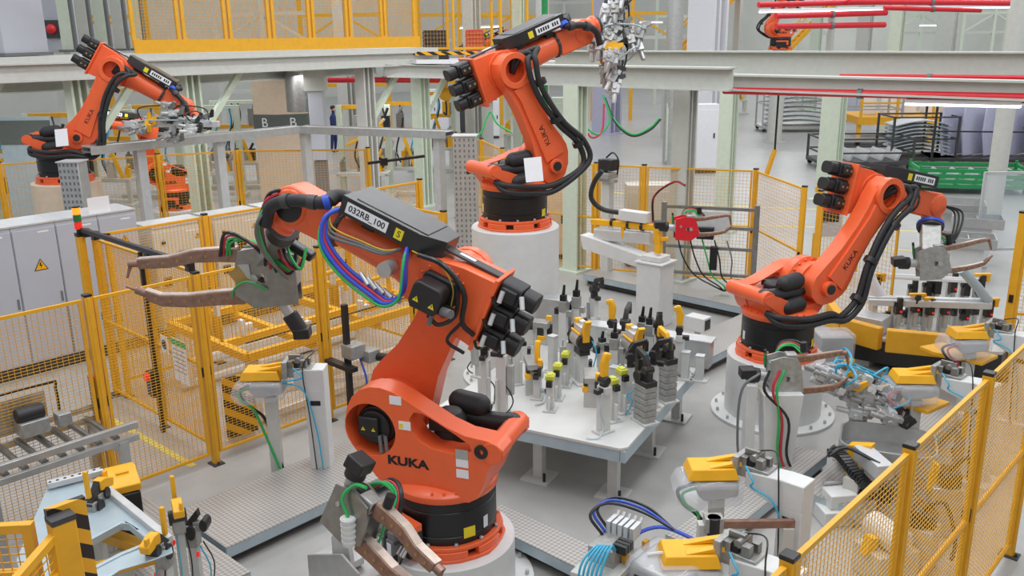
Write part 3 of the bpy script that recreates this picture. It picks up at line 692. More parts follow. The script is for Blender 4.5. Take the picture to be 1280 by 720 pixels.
def unit(kind, px, py, h, yaw, label, z=TZ, group=None, pos=None, m=FIXG, arm=YEL2):
    p = pos if pos is not None else at(px, py, z)
    t = thing({'pad': 'rest_pad_post', 'clamp': 'toggle_clamp', 'pin': 'locating_pin_post', 'swivel': 'swivel_clamp', 'cyl': 'cylinder_clamp', 'rod': 'plain_post', 'horn': 'hook_clamp', 'head': 'gripper_post'}[kind],
              label, 'clamp' if kind in ('clamp', 'swivel', 'cyl', 'horn') else 'fixture post', T(p.x, p.y, z + .001) @ RZ(R(yaw)) @ MX.Scale(1.22, 4), group)
    b = MB(); foot(b, *( (.2, .15) if kind in ('swivel', 'cyl') else (.15, .11))); b.build('base_plate', m, t)
    if kind == 'pad':
        b = MB(); b.box((0, 0, h / 2), (.07, .06, h)); b.box((.05, 0, h * .25), (.05, .02, h * .5)); b.build('post', m, t, bevel=.004)
        b = MB(); b.box((0, 0, h + .025), (.09, .075, .045)); b.box((0, 0, h + .052), (.065, .05, .015)); b.build('pad', LIME, t, bevel=.01)
        b = MB(); b.box((.05, 0, h - .02), (.05, .05, .05)); b.build('sensor', BLKM, t)
    elif kind == 'rod':
        b = MB(); b.box((0, 0, h / 2), (.07, .07, h)); b.build('post', m, t, bevel=.006)
        b = MB(); b.box((0, 0, h + .004), (.078, .078, .008)); b.build('top_plate', ALUL, t)
    elif kind == 'pin':
        b = MB(); b.box((0, 0, h * .3), (.08, .06, h * .6)); b.build('post', m, t, bevel=.004)
        b = MB(); b.box((0, 0, h * .68), (.075, .075, h * .16)); b.box((.06, 0, h * .58), (.06, .05, .06)); b.build('slide_block', MACH, t, bevel=.004)
        b = MB(); b.box((0, 0, h * .80), (.06, .05, h * .1)); b.cyl((0, 0, h * .84), (.01, 0, h), .018, .012, 10); b.build('pin', BLKM, t, bevel=.003); b = MB(); b.box((-.06, 0, h * .6), (.05, .06, .06)); b.build('side_stop', BLKM, t, bevel=.003)
    elif kind == 'clamp':
        b = MB(); b.box((0, 0, h / 2), (.09, .05, h)); b.box((.03, 0, h * .3), (.02, .11, h * .6)); b.build('post', m, t, bevel=.004)
        clamp_head(t, h, arm); air_cyl(t, T(-.08, 0, 0), h * .35, h * .85)
        hosebit(t, [(-.05, .02, h * .5), (-.12, .05, h * .3), (-.08, .06, .06), (-.02, .07, .02)], BLKM)
    elif kind == 'horn':
        b = MB(); b.box((0, 0, h * .35), (.1, .06, h * .7)); b.box((0, .0, h * .72), (.06, .1, .06)); b.build('post', m, t, bevel=.004)
        clamp_head(t, h * .72, arm, up=False); hosebit(t, [(.03, .02, h * .7), (.08, .05, h * .4), (.05, .06, .1), (.12, .08, .015), (.2, .02, .015)], PALEB)
    elif kind == 'swivel':
        b = MB(); b.box((0, 0, h * .25), (.11, .08, h * .5)); b.box((-.05, 0, h * .2), (.03, .1, h * .4)); b.build('post', m, t, bevel=.004)
        b = MB(); b.prism([(-.08, h * .5), (.08, h * .5), (.06, h * .62), (-.06, h * .62)], -.05, .05, 'xz'); b.build('cradle', CHAR, t, bevel=.004)
        b = MB(); b.cyl((-.13, 0, h * .72), (.04, 0, h * .72), .075, n=24); b.build('swivel_drum', ALU, t, bevel=.006)
        b = MB(); b.cyl((.04, 0, h * .72), (.09, 0, h * .72), .078, n=24); b.build('drum_cap', CHAR, t, bevel=.006)
        b = MB(); b.box((-.03, 0, h * .9), (.18, .07, .08)); b.box((-.05, .02, h * .98), (.08, .05, .05)); b.build('jaw_block', ALUL, t, bevel=.004)
        b = MB(); b.box((-.03, -.05, h * .86), (.2, .02, .02)); b.prism([(.07, h * .72), (.11, h * .74), (.12, h * .98), (.16, h * 1.1), (.13, h * 1.12), (.07, h * .98)], -.03, .03, 'xz'); b.box((-.1, 0, h * .98), (.05, .06, .07)); b.build('clamp_arm', YEL2, t, bevel=.004)
        hosebit(t, [(.06, .05, h * .8), (.14, .08, h * .6), (.1, .07, h * .3), (.06, .06, .02)])
    elif kind == 'cyl':
        b = MB()
        for k in range(6): b.box((0, 0, .04 + k * h * .1), (.15, .12, h * .085))
        b.box((0, 0, h * .3), (.13, .1, h * .6)); b.build('cylinder_block', MACH, t, bevel=.003)
        b = MB(); b.box((.0, 0, h * .66), (.16, .11, h * .09)); b.cyl((-.05, 0, h * .7), (-.05, 0, h * .86), .025, n=12); b.cyl((.05, -.06, h * .74), (.05, .06, h * .74), .05, n=14); b.box((.1, 0, h * .85), (.05, .05, .14)); b.build('linkage', CHAR, t, bevel=.004)
        clamp_head(t, h * .72, arm, T(-.02, 0, 0))
        for s in (-1, 1): hosebit(t, [(.08, s * .05, h * .5), (.15, s * .08, h * .35), (.11, s * .05, .15), (.16, s * .07, .02), (.25, s * .03, .015)], CYAN if s > 0 else PALEB)
    elif kind == 'head':
        b = MB(); b.box((0, 0, h * .4), (.12, .09, h * .8)); b.box((.05, 0, h * .2), (.04, .12, h * .4)); b.build('post', m, t, bevel=.004)
        b = MB(); b.box((.08, 0, h * .86), (.26, .12, h * .14)); b.build('gripper_body', MACH, t, bevel=.004)
        b = MB(); b.box((.14, -.05, h * .72), (.06, .03, h * .2)); b.build('jaw', CHAR, t, bevel=.003); b = MB(); b.box((.2, .04, h * .74), (.05, .03, h * .22)); b.build('jaw', CHAR, t, bevel=.003); b = MB(); b.tube([(-.04, 0, h * .8), (-.12, 0, h * .9), (-.1, .0, h * 1.06)], .018, 8); b.build('stop_arm', CHAR, t)
        b = MB(); b.box((.15, -.05, h * .6), (.07, .05, .05)); b.build('soft_tip', YEL2, t, bevel=.006); b = MB(); b.box((.19, .05, h * .96), (.05, .04, .06)); b.build('soft_tip', YEL2, t, bevel=.006)
    return t
U = unit
U('head', 661, 452, .46, 20, 'white gripper post with black arms in front of the tall pedestal')
U('rod', 691, 466, .36, 0, 'plain white square post left of the twin pin posts')
U('pin', 704, 438, .68, 15, 'left of the twin posts with tall black pins beside the pedestal')
U('pin', 720, 436, .72, 15, 'right of the twin posts with tall black pins, by the channel end box')
U('head', 664, 490, .36, -40, 'grey gripper post with yellow tips over the table slot')
U('horn', 672, 497, .30, -60, 'small yellow hook clamp standing in the table slot')
U('clamp', 607, 508, .46, -60, 'yellow clamp post with a red sensor right behind the black accumulator')
U('clamp', 628, 517, .52, 200, 'dark clamp post at the left front of the table', arm=CHAR)
U('clamp', 634, 470, .50, 130, 'grey clamp post behind the robot motors', arm=CHAR)
U('clamp', 646, 480, .38, 60, 'black clamp beside the robot wrist motors', arm=CHAR)
U('pad', 688, 512, .27, -60, 'lime pad post nearest the table slot')
U('pad', 697, 498, .27, -60, 'middle lime pad post of the row of three')
U('pad', 707, 482, .27, -60, 'farthest lime pad post of the row of three')
U('swivel', 727, 478, .56, -30, 'clamp with grey swivel drum and yellow arm, left of the pair')
U('clamp', 714, 470, .34, 30, 'low black clamp beside the left swivel drum', arm=CHAR)
U('swivel', 791, 488, .56, -30, 'clamp with grey swivel drum and yellow arm, right of the pair')
U('pin', 767, 485, .62, 20, 'dark pin post between the two swivel drum clamps')
U('horn', 764, 458, .5, 10, 'yellow clamp arm on a post in front of the steel channel')
U('horn', 754, 540, .5, -100, 'yellow hook clamp with looped hoses at the table front')
U('pad', 765, 525, .32, -20, 'lime pad post beside the front yellow hook clamp')
U('pad', 776, 515, .34, -20, 'lime pad with black bracket in front of the ribbed cylinder')
U('clamp', 786, 506, .36, 40, 'black clamp between lime pad and ribbed cylinder', arm=CHAR)
U('cyl', 806, 527, .52, 160, 'ribbed cylinder clamp with black jaws near the table right edge', arm=CHAR)
U('cyl', 832, 500, .56, 160, 'ribbed cylinder clamp with bent yellow arm at the table right side')
U('horn', 847, 470, .52, 30, 'yellow upright clamp arm by the table corner near the channel')
U('pin', 801, 462, .62, 20, 'pin post with two black pins in front of the channel')
U('pin', 810, 470, .66, 20, 'tall dark pin post left of the bent yellow clamp')
U('rod', 856, 474, .26, 20, 'short white post at the rear right, left one')
U('rod', 874, 476, .24, 20, 'short white post closest to the rear right table corner')
U('clamp', 600, 470, .4, 100, 'grey clamp post at the left rear of the table', arm=CHAR)
U('clamp', 742, 430, .5, -20, 'grey clamp post with black arm behind the left swivel drum', arm=CHAR)
U('pin', 752, 468, .42, 70, 'low dark pin post between the left swivel drum and the dark pin post')
U('clamp', 780, 470, .44, 110, 'dark clamp head left of the right swivel drum', arm=CHAR)
U('clamp', 820, 482, .5, -50, 'dark clamp behind the ribbed cylinder with the bent yellow arm', arm=CHAR)
U('head', 738, 505, .34, -50, 'low grey gripper post with yellow tips behind the lime pads')
U('clamp', 815, 512, .42, 20, 'black clamp squeezed between the two ribbed cylinders', arm=CHAR)
U('rod', 768, 500, .3, 10, 'short white post behind the front lime pad')
# second small box behind channel
t = thing('junction_box', 'small white junction box behind the steel channel', 'box', T(*at(872, 412, .45)))
b = MB(); b.box((0, 0, .1), (.3, .2, .2)); b.build('body', WPAINT, t, bevel=.008); b = MB(); b.box((0, 0, -.22), (.06, .06, .44)); b.build('leg', FIXG, t); b = MB(); b.box((.151, 0, .1), (.004, .14, .14)); b.build('front_plate', CHAR, t)
# ---------------------------------------------------------------- checker plate walkways
def walkway(name_label, x0, x1, y0, y1, z=.2, rails=True, holes=None):
    t = thing('cable_walkway', name_label, 'walkway', T((x0 + x1) / 2, (y0 + y1) / 2, 0))
    a, b_ = (x1 - x0), (y1 - y0)
    b = MB(); b.box((0, 0, z - .006), (a, b_, .012)); b.build('tread_plate', CHECK, t)
    b = MB()
    for s in (-1, 1):
        b.box((0, s * (b_ / 2 - .006), z - .06), (a, .012, .095)); b.box((s * (a / 2 - .006), 0, z - .06), (.012, b_ - .024, .095))
    b.build('side_rail', PALEB, t)
    b = MB()
    if a > b_: b.box((0, 0, .06), (a - .06, b_ - .1, .05))
    else: b.box((0, 0, .06), (a - .1, b_ - .06, .05))
    b.build('cable_duct', CHAR, t)
    for sx in (-1, 1):
        for sy in (-1, 1):
            b = MB(); b.box((sx * (a / 2 - .06), sy * (b_ / 2 - .04), z / 2 - .01), (.05, .03, z - .02)); b.build('support', ALU, t)
    return t
walkway('checker plate walkway along the left of the nearest robot', -7.32, -6.42, 3.25, 5.6)
walkway('checker plate walkway at the lower left with a side duct', -7.9, -5.95, 2.55, 3.2)
walkway('narrow checker plate walkway right of the nearest pedestal', -5.15, -3.3, 5.02, 5.36)
walkway('small checker plate step beside the nearest robot shoulder', -7.55, -6.85, 5.66, 6.1, .24)
walkway('checker plate walkway along the rear fence behind the channel', -9.7, -5.95, 12.3, 12.75, .22)
walkway('checker plate walkway behind the fixture table toward the rear', -6.35, -5.7, 9.3, 12.2, .22)
walkway('checker plate strip between fixture table and short pedestal', -3.75, -3.35, 5.95, 8.35, .18)
walkway('checker plate walkway right of the short white pedestal', -3.2, -2.65, 7.4, 10.4, .22)
# ---------------------------------------------------------------- dressing stations with yellow lids
def station(p, yaw, h, armL, label, cover_only=False, pillar=True, hz=.0, dev=43):
    t = thing('tip_dresser_stand', label, 'machine stand', T(p[0], p[1], 0) @ RZ(R(yaw)))
    if pillar:
        b = MB(); b.box((0, 0, (h - .24) / 2 + .02), (.2, .2, h - .24)); b.prism([(-.1, h - .23), (.14, h - .23), (armL - .1, h - .15), (armL - .1, h - .03), (.08, h), (-.1, h)], -.1, .1, 'xz'); b.build('pillar', WPAINT, t, bevel=.008)
        b = MB(); b.box((0, 0, .012), (.36, .36, .024)); 
        for s in (-1, 1): b.prism([(s * .1, .024), (s * .17, .024), (s * .1, .2)], -.01, .01, 'xz')
        b.build('foot_plate', WPAINT, t)
        b = MB(); b.box((.0, .102, h * .72), (.1, .004, .05)); b.build('nameplate', BLKM, t)
    b = MB(); b.box((armL - .14, 0, h - .04), (.28, .17, .1)); b.box((armL - .02, .03, h - .0), (.05, .2, .17)); b.build('head_block', MACH, t, bevel=.006)
    b = MB()
    for x, y, s in ((-.2, .05, .06), (-.13, -.05, .07), (-.07, .06, .05), (-.22, -.04, .05)): b.box((armL + x, y, h + .02 + s / 2), (s, s, s + .02))
    b.cyl((armL - .14, -.07, h + .08), (armL - .14, .07, h + .08), .03, n=12); b.box((armL - .1, 0, h + .1), (.12, .03, .05)); b.build('clamp_mechanism', STEEL, t, bevel=.003)
    for y in (-.06, .05):
        b = MB(); b.box((armL - .12, y, h + .035), (.045, .04, .05)); b.build('sensor', BLKM, t)
    DV = T(armL - .03, 0, 0) @ RZ(R(dev)) @ T(.03 - armL, 0, 0)
    b = MB(DV); b.prism([(armL + .02, h - .26), (armL + .3, h - .3), (armL + .36, h - .22), (armL + .34, h - .13), (armL + .02, h - .13)], -.12, .12, 'xz'); b.build('dresser_body', ALU, t, bevel=.03)
    b = MB(DV); b.prism([(armL + .0, h - .3), (armL + .44, h - .36), (armL + .54, h - .26), (armL + .48, h - .12), (armL + .2, h - .105), (armL, h - .12)], -.19, .19, 'xz'); b.build('plastic_film', FILM, t, bevel=.04)
    b = MB(DV); z = h - .1
    vs = [(armL + .03, -.14, z), (armL + .43, -.14, z), (armL + .43, .14, z), (armL + .03, .14, z), (armL + .06, -.11, z + .085), (armL + .40, -.11, z + .085), (armL + .40, .11, z + .085), (armL + .06, .11, z + .085)]
    b._add(vs, [(0, 3, 2, 1), (4, 5, 6, 7), (0, 1, 5, 4), (1, 2, 6, 5), (2, 3, 7, 6), (3, 0, 4, 7)])
    b.build('lid', YEL2, t, bevel=.008)
    for y in (-.06, .06):
        b = MB(DV); b._add([(armL + .26, y - .03, z + .085), (armL - .1, y - .018, z + .1), (armL - .1, y + .018, z + .1), (armL + .26, y + .03, z + .085), (armL + .26, y - .03, z + .088), (armL - .1, y - .015, z + .15), (armL - .1, y + .015, z + .15), (armL + .26, y + .03, z + .088)],
                     [(0, 1, 2, 3)[::1], (4, 7, 6, 5), (0, 4, 5, 1), (1, 5, 6, 2), (2, 6, 7, 3), (3, 7, 4, 0)]); b.build('lid_finger', YEL2, t)
    if hz:
        b = MB(); b.prism([(armL - .1, -.2), (armL + .56, -.24), (armL + .7, .1), (armL + .5, .2), (armL - .05, .2)], h - .42, h - .38, 'xy'); b.build('bracket_plate', YEL2, t, bevel=.006)
    b = MB(); b.tube([(armL - .1, .1, h + .02), (armL - .2, .16, h - .06), (.3, .14, h - .12), (.1, .14, h - .2), (.0, .13, h * .5), (-.05, .14, .05)], .008, 6); b.build('air_hose', CYAN, t)
    b = MB(); b.tube([(armL - .12, -.06, h + .1), (armL - .3, .0, h + .16), (.1, .11, h + .02), (.06, .125, h * .6), (.02, .14, .1), (-.02, .2, .03)], .006, 6); b.build('sensor_cable', BLKM, t)
    b = MB(DV); b.tube([(armL + .34, .05, h - .2), (armL + .46, .07, h - .24), (armL + .44, .1, h - .32), (armL + .34, .1, h - .4), (armL + .3, .05, h - .55), (armL + .1, .08, .1)], .013, 6); b.build('power_cable', GREEN if hz == 0 else REDC, t)
    b = MB(DV); b.tube([(armL + .34, -.02, h - .2), (armL + .48, -.02, h - .26), (armL + .44, .02, h - .36), (armL + .34, .04, h - .44), (armL + .24, .0, h - .6), (armL + .1, .02, .1)], .016, 6); b.build('power_cable', BLKM, t)
    b = MB(DV); b.box((armL + .17, 0, (h - .3) / 2), (.11, .11, h - .32)); b.box((armL + .17, 0, .01), (.25, .2, .02)); b.build('support_post', GPAINT, t, bevel=.006)
    return t
station((-7.1, 4.74), 221, 1.26, .3, 'white pillar station with yellow lid beside the left fence', dev=2)
station((-2.6, 5.95), 180, 1.12, .48, 'white pillar station with yellow lid and green cable below the short pedestal')
station((-2.12, 4.82), 180, 1.1, .46, 'white station with yellow lid at the bottom edge of the photo')
station((-2.15, 9.15), 175, 1.05, .5, 'station with yellow lid in front of the yellow fixture bumper', hz=1)
station((-2.25, 11.0), 178, 1.05, .42, 'white station with yellow lid at the right end of the bumper', hz=1)
# brown bar + black boot between the two near stations
t = thing('busbar', 'brown copper busbar between the two near white stations', 'busbar', T(-2.82, 5.5, 0) @ RZ(R(43)))
b = MB(); b.box((.1, 0, .85), (.62, .04, .06)); b.build('bar', COPPER, t)
b = MB(); b.box((-.2, 0, .86), (.14, .1, .12)); b.build('end_clamp', MACH, t, bevel=.005); b = MB(); b.box((-.27, .02, .425), (.08, .08, .85)); b.build('post', GPAINT, t); b = MB(); b.box((.36, 0, .41), (.08, .08, .82)); b.build('post', GPAINT, t)
b = MB(); b.cyl((-.2, -.02, .78), (-.2, -.02, .92), .05, n=14); b.build('rubber_boot', RUBBER, t)
# junction unit at the bottom edge
pj = at(760, 700, .95)
t = thing('valve_terminal', 'grey valve terminal with cyan hoses at the bottom edge', 'machine', T(pj.x, pj.y, 0) @ RZ(R(8)))
b = MB(); b.box((0, 0, .45), (.12, .5, .9)); b.box((0, 0, .92), (.3, .5, .05)); b.build('stand', GPAINT, t, bevel=.006)
b = MB(); b.box((-.02, .08, 1.0), (.2, .3, .12)); b.build('manifold', MACH, t, bevel=.006)
for k in range(5):
    b = MB(); b.box((-.08 + .045 * k, .2, 1.1), (.03, .12, .1)); b.cyl((-.08 + .045 * k, .26, 1.12), (-.08 + .045 * k, .3, 1.16), .014, n=8); b.build('valve', ALUL, t)
for k in range(3):
    b = MB(); b.box((.1, -.02 + .04 * k, 1.08), (.1, .03, .06)); b.build('module', BLKM, t)
for k in range(6):
    b = MB(); b.tube([(-.02 + .02 * k, -.05, 1.08), (-.02 + .025 * k, -.16, 1.12 + .01 * k), (-.05 + .03 * k, -.28, 1.04), (-.06 + .03 * k, -.32, .8)], .009, 6); b.build('air_hose', CYAN, t)
for k in range(3):
    b = MB(); b.tube([(-.1, .1 + .04 * k, 1.06), (-.2, .1 + .05 * k, 1.18), (-.16, .28 + .05 * k, 1.2), (.05, .4 + .04 * k, 1.14), (.3, .4, 1.08)], .011, 6); b.build('cable', [BLKM, BLUE, BLKM][k], t)
t = thing('wrapped_dresser', 'large film-wrapped machine box with yellow side bars at the bottom edge', 'machine', T(*at(835, 708, .95).xy, 0) @ RZ(R(0)))
b = MB(); b.box((0, 0, .5), (.4, .36, .98)); b.build('housing', ALU, t, bevel=.03)
b = MB(); b.box((0, 0, .6), (.46, .42, .86)); b.build('plastic_film', FILM, t, bevel=.05)
for y in (-.14, .1):
    b = MB(); b.box((-.25, y, .8), (.03, .05, .4)); b.build('side_bar', YEL, t)
b = MB(); b.tube([(-.26, -.2, .9), (-.3, -.05, 1.04), (-.2, .2, 1.08), (.1, .26, 1.05)], .014, 6); b.build('hose', BLUE, t)
b = MB(); b.tube([(-.1, -.1, 1.045), (.0, -.02, 1.06), (.15, .02, 1.05)], .012, 6); b.build('grab_handle', WPAINT, t)
b = MB()
for k, w_ in enumerate((.05, .03, .06, .02)): b.box((-.1 + .08 * k, -.213, .93), (w_, .004, .025))
b.build('text_lines', INK, t)

# ---------------------------------------------------------------- spot welding guns
def gun(M, L, gap, label, bs=1.0, th=1.0, s=1.0, servo='low', plates=STEEL, hose=True, bend=.06, box=True, arm2=True, y=.045):
    t = thing('spot_welding_gun', label, 'welding gun', M @ MX.Scale(s, 4) if False else M)
    g = gap / 2
    for k, yy in enumerate((-.09, .07)):
        b = MB(); b.prism([[(-.5 * bs, -g - .1 * bs), (-.1 * bs, -g - .12 * bs), (.06, -g + .02), (.02, g - .02), (-.02, g + .1 * bs), (-.3 * bs, g + .14 * bs), (-.52 * bs, g + .04)], circ(-.2 * bs, .0, .05 * bs, 12), circ(-.38 * bs, g * .4, .035 * bs, 10)], yy, yy + .02, 'xz'); b.build('body_plate', plates, t)
    b = MB(); b.box((-.36 * bs, -.01, g * .2), (.3 * bs, .15, gap * .8)); b.box((-.12 * bs, 0, g + .04), (.2 * bs, .12, .1)); b.build('transformer', MACH, t, bevel=.01)
    b = MB(); b.cyl((-.12 * bs, -.1, .0), (-.12 * bs, .1, .0), .045 * bs, n=18); b.cyl((-.38 * bs, -.1, g * .4), (-.38 * bs, .1, g * .4), .03 * bs, n=14); b.box((-.06, .1, g * .45), (.1, .02, .14)); b.build('pivot', ALU, t)
    b = MB(); b.box((-.02, .105, .03), (.12 * bs, .012, .16 * bs), RY(.5)); b.build('brass_shield', BRASS, t)
    if servo == 'low': c0, c1 = V((-.3, .0, -g - .05)) * 1, V((-.48, .02, -g - .42))
    elif servo == 'top': c0, c1 = V((-.42 * bs, 0, g + .04)), V((-.44 * bs, 0, g + .2))
    else: c0, c1 = V((-.5 * bs, 0, 0)), V((-.5 * bs - .22, 0, 0.03))
    b = MB(); b.cyl(c0, c0.lerp(c1, .5), .05, n=16); b.build('actuator', ALU, t)
    b = MB(); b.cyl(c0.lerp(c1, .45), c1, .075, n=18); b.box(c1 + V((.0, .0, .02)), (.15, .15, .1)); sm = b.build('servo_motor', BLACK, t, bevel=.012)
    up = [(0, g + .05), (L * .18, g + .06), (L * .4, g + bend), (L * .62, g + .02), (L * .9, g + .02)]
    if th < .6: up = [(0, g + .02), (L * .25, g + .03), (L * .5, g + .05), (L * .75, g + .07), (L * .9, g + .08)]
    def arm(path, h0, h1, nm):
        top = [(x, z + h0 + (h1 - h0) * i / 4) for i, (x, z) in enumerate(path)]; bot = [(x, z - h0 - (h1 - h0) * i / 4) for i, (x, z) in enumerate(path)]
        b = MB(); b.prism(bot + top[::-1], -y, y, 'xz'); o = b.build(nm, COPPER, t, bevel=.008)
        b = MB()
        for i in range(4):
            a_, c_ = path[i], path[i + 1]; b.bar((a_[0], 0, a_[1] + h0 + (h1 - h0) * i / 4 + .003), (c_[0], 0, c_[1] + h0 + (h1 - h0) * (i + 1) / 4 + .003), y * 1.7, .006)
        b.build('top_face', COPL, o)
        b = MB()
        for i in range(6):
            x = L * (.15 + .13 * i); zz = [p for p in path]; 
            for (xa, za), (xb, zb) in zip(path, path[1:]):
                if xa <= x <= xb: z = za + (zb - za) * (x - xa) / (xb - xa)
            b.cyl((x, y, z), (x, y + .006, z), .012, n=8); b.cyl((x, -y, z), (x, -y - .006, z), .012, n=8)
        b.build('bolt', BRASS, o)
        return o
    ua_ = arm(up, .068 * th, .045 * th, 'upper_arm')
    b = MB(); e_ = up[-1][1]; b.cyl((L * .86, 0, e_), (L * .99, 0, e_), .035 * min(1, th + .2), n=12); b.cyl((L * .97, 0, e_ + .005), (L * 1.03, 0, e_ - .13), .02, .011, 12); b.build('electrode', COPPER, ua_)
    if arm2:
        lo = [(0, -g - .02), (L * .25, -g - .02), (L * .5, -g - .03), (L * .75, -g - .01), (L * .88, -g + .05)]
        if th < .6: lo = [(0, -g), (L * .25, -g), (L * .5, -g + .01), (L * .75, -g + .03), (L * .88, -g + .05)]
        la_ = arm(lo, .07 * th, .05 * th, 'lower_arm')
        b = MB(); b.cyl((L * .85, 0, -g + .04), (L * .97, 0, -g + .1), .038 * min(1, th + .2), n=12); b.cyl((L * .95, 0, -g + .09), (L * 1.06, 0, -g + .14), .018, .011, 12); b.build('electrode', COPPER, la_)
    if hose:
        for k, m in enumerate((GREEN, GREEN, REDC, BLKM)):
            o = .03 * k
            b = MB(); b.tube([(.06 + o, .06, g + .06), (.0 + o * .4, .14, g + (.2 + o) * bs), (-.2 * bs, .14 + o, g + .2 * bs), (-.36 * bs, .13, g + .02 - o), (-.5 * bs, .12, g - .1), (-.56 * bs, .06, g + (.1 + o) * bs)], .011 if k < 3 else .016, 6, 5); b.build('hose', m, t)
        b = MB(); b.tube([(.1, .06, -g), (.04, .13, -g + .1), (-.08, .14, -g + .16), (-.24, .12, -g + .06)], .01, 6, 5); b.build('hose', GREEN, t)
        b = MB(); b.cyl((.06, 0, g + .1), (.05, 0, g + .2), .035, n=12); b.build('cable_lug', BLKM, t)
    return t
def fr3(o, x, z):
    return frame(o, x, z)
# gun in the nearest robot's wrist
gun(fr3(atd(303, 346, 8.15), -CR * 1.0 + CU * .0 + V((0, 0, -.06)), (0.12, .05, 1)), 1.02, .33, 'worn copper spot welding gun held by the nearest robot')
t = thing('adapter_plate', 'grey tool changer block between nearest robot wrist and gun', 'tool changer', T(0, 0, 0))
A5 = RB['front'][0].matrix_world @ RB['front'][2]; G = atd(330, 325, 8.15)
b = MB(); b.bar(A5 + (G - A5) * .42, G, .2, .16); b.build('block', MACH, t, bevel=.01); b = MB(); b.cyl(A5 + (G - A5) * .36, A5 + (G - A5) * .48, .13, n=24); b.build('coupling_ring', DGREY, t)
for k in range(5):
    b = MB(); q = A5 + (G - A5) * .4; b.tube([A5 + CR * -.05 + CU * .12, A5 - CR * (.2 + .02 * k) + CU * (.06 - .05 * k) - CF * .15, q - CR * .12 + CU * -.05 * k - CF * .2, G + CR * (.05 + .05 * k) - CF * .14 - CU * (.05 + .03 * k)], .014, 6); b.build('cable', [BLKM, REDC, BLKM, GREEN, GRYC][k], t)
t2 = MB(); p = atd(352, 300, 7.8); t2.bar(atd(340, 290, 7.85), atd(392, 322, 7.85), .12, .08); t2.build('cable_carrier', BLKM, t, bevel=.02)
for k in range(3):
    b = MB(); b.tube([atd(345 + 6 * k, 300, 7.8), atd(352 + 6 * k, 322, 7.7), atd(368 + 4 * k, 336, 7.7), atd(383, 318 - 4 * k, 7.75)], .014, 6); b.build('cable', [REDC, BLKM, GREEN][k], t)
# gun of the right robot
gr = gun(fr3(atd(1180, 326, 10.75), CR * 1 + CU * .1 - CF * .15, (.05, 0, 1)), .52, .26, 'spot welding gun with pink copper arms held by the right robot', servo='none', hose=True, y=.02, bs=.6, th=.45, plates=MACH)
t = thing('adapter_plate', 'grey tool changer hanging under the right robot wrist', 'tool changer', T(0, 0, 0))
A5 = RB['right'][0].matrix_world @ RB['right'][2]; G = atd(1163, 318, 10.75)
b = MB(); b.bar(A5 + (G - A5) * .5, G, .22, .2); b.build('block', MACH, t, bevel=.01); b = MB(); b.cyl(A5 + (G - A5) * .4, A5 + (G - A5) * .5, .15, n=24); b.build('coupling_ring', DGREY, t)
b = MB(); b.lathe([(.1, -.02), (.16, -.02), (.16, .02), (.1, .02)], 24, frame(A5 + (G - A5) * .43, G - A5) @ RY(pi / 2)); b.build('blue_ring', BLUE, t)
for k in range(3):
    b = MB(); b.tube([A5 + CR * .1, A5 + CR * (.3 + .05 * k) - CU * .1, G + CR * (.25 + .03 * k) + CU * .2, G + CR * .1 + CU * (.1 - .03 * k)], .014, 6); b.build('cable', BLKM, t)
# stationary gun on a bracket at the bottom edge
a_ = atd(460, 658, 5.95); b_ = atd(546, 738, 5.7)
gun(fr3(a_, b_ - a_, (.1, .2, 1)), .62, .22, 'stationary welding gun with long copper arm at the bottom edge', servo='top', arm2=True, bs=.6, th=.8)
t = thing('gun_bracket', 'folded grey steel bracket holding the stationary gun', 'stand', T(*at(420, 700, .6).xy, 0))
b = MB(); b.prism([(-.36, .0), (.3, .0), (.3, .62), (.1, .7), (-.36, .5)], -.02, .0, 'xz'); b.box((-.02, .16, .5), (.6, .34, .02)); b.box((-.25, .16, .25), (.12, .12, .5)); b.build('bracket', ALU, t, bevel=.004)
b = MB(); b.prism([(-.12, .52), (.12, .52), (.1, .72), (.04, .8), (-.06, .8), (-.12, .72)], .05, .09, 'xz'); b.box((0, .12, .56), (.22, .12, .06)); b.build('gusset', ALUL, t, bevel=.006)
t = thing('stud_cup', 'white ribbed hose bundle hanging on the stationary gun', 'hose', T(*atd(436, 660, 5.9)))
b = MB(); b.cyl((0, 0, -.12), (0, 0, .08), .05, .045, 16)
for k in range(5): b.cyl((0, 0, -.1 + .04 * k), (0, 0, -.085 + .04 * k), .055, n=16)
b.build('ribbed_sleeve', WPAINT, t)
b = MB(); b.tube([(0, 0, .08), (-.05, 0, .2), (.02, .05, .3), (.15, .05, .33)], .012, 6); b.build('hose', GREEN, t)
# stationary gun on tapered white stand near the short pedestal
gun(fr3(atd(995, 470, 9.0), CR * 1 + V((0, 0, .02)), (0, 0, 1)), .5, .32, 'stationary welding gun with pink copper arms in front of the short pedestal', servo='none', y=.02, bs=.55, th=.5, plates=MACH, bend=.05)
p = at(968, 592, 0)
t = thing('gun_pillar', 'tapered white steel pillar carrying the gun before the short pedestal', 'stand', T(p.x, p.y, 0) @ RZ(R(43)))
b = MB(); b._add([(-.13, -.1, .02), (.13, -.1, .02), (.13, .1, .02), (-.13, .1, .02), (-.2, -.12, .92), (.2, -.12, .92), (.2, .12, .92), (-.2, .12, .92)], [(0, 3, 2, 1), (4, 5, 6, 7), (0, 1, 5, 4), (1, 2, 6, 5), (2, 3, 7, 6), (3, 0, 4, 7)]); b.box((-.3, 0, .6), (.1, .12, .8)); b.build('pillar', WPAINT, t, bevel=.006)
b = MB(); b.box((0, 0, .01), (.36, .36, .02)); b.build('foot_plate', WPAINT, t)
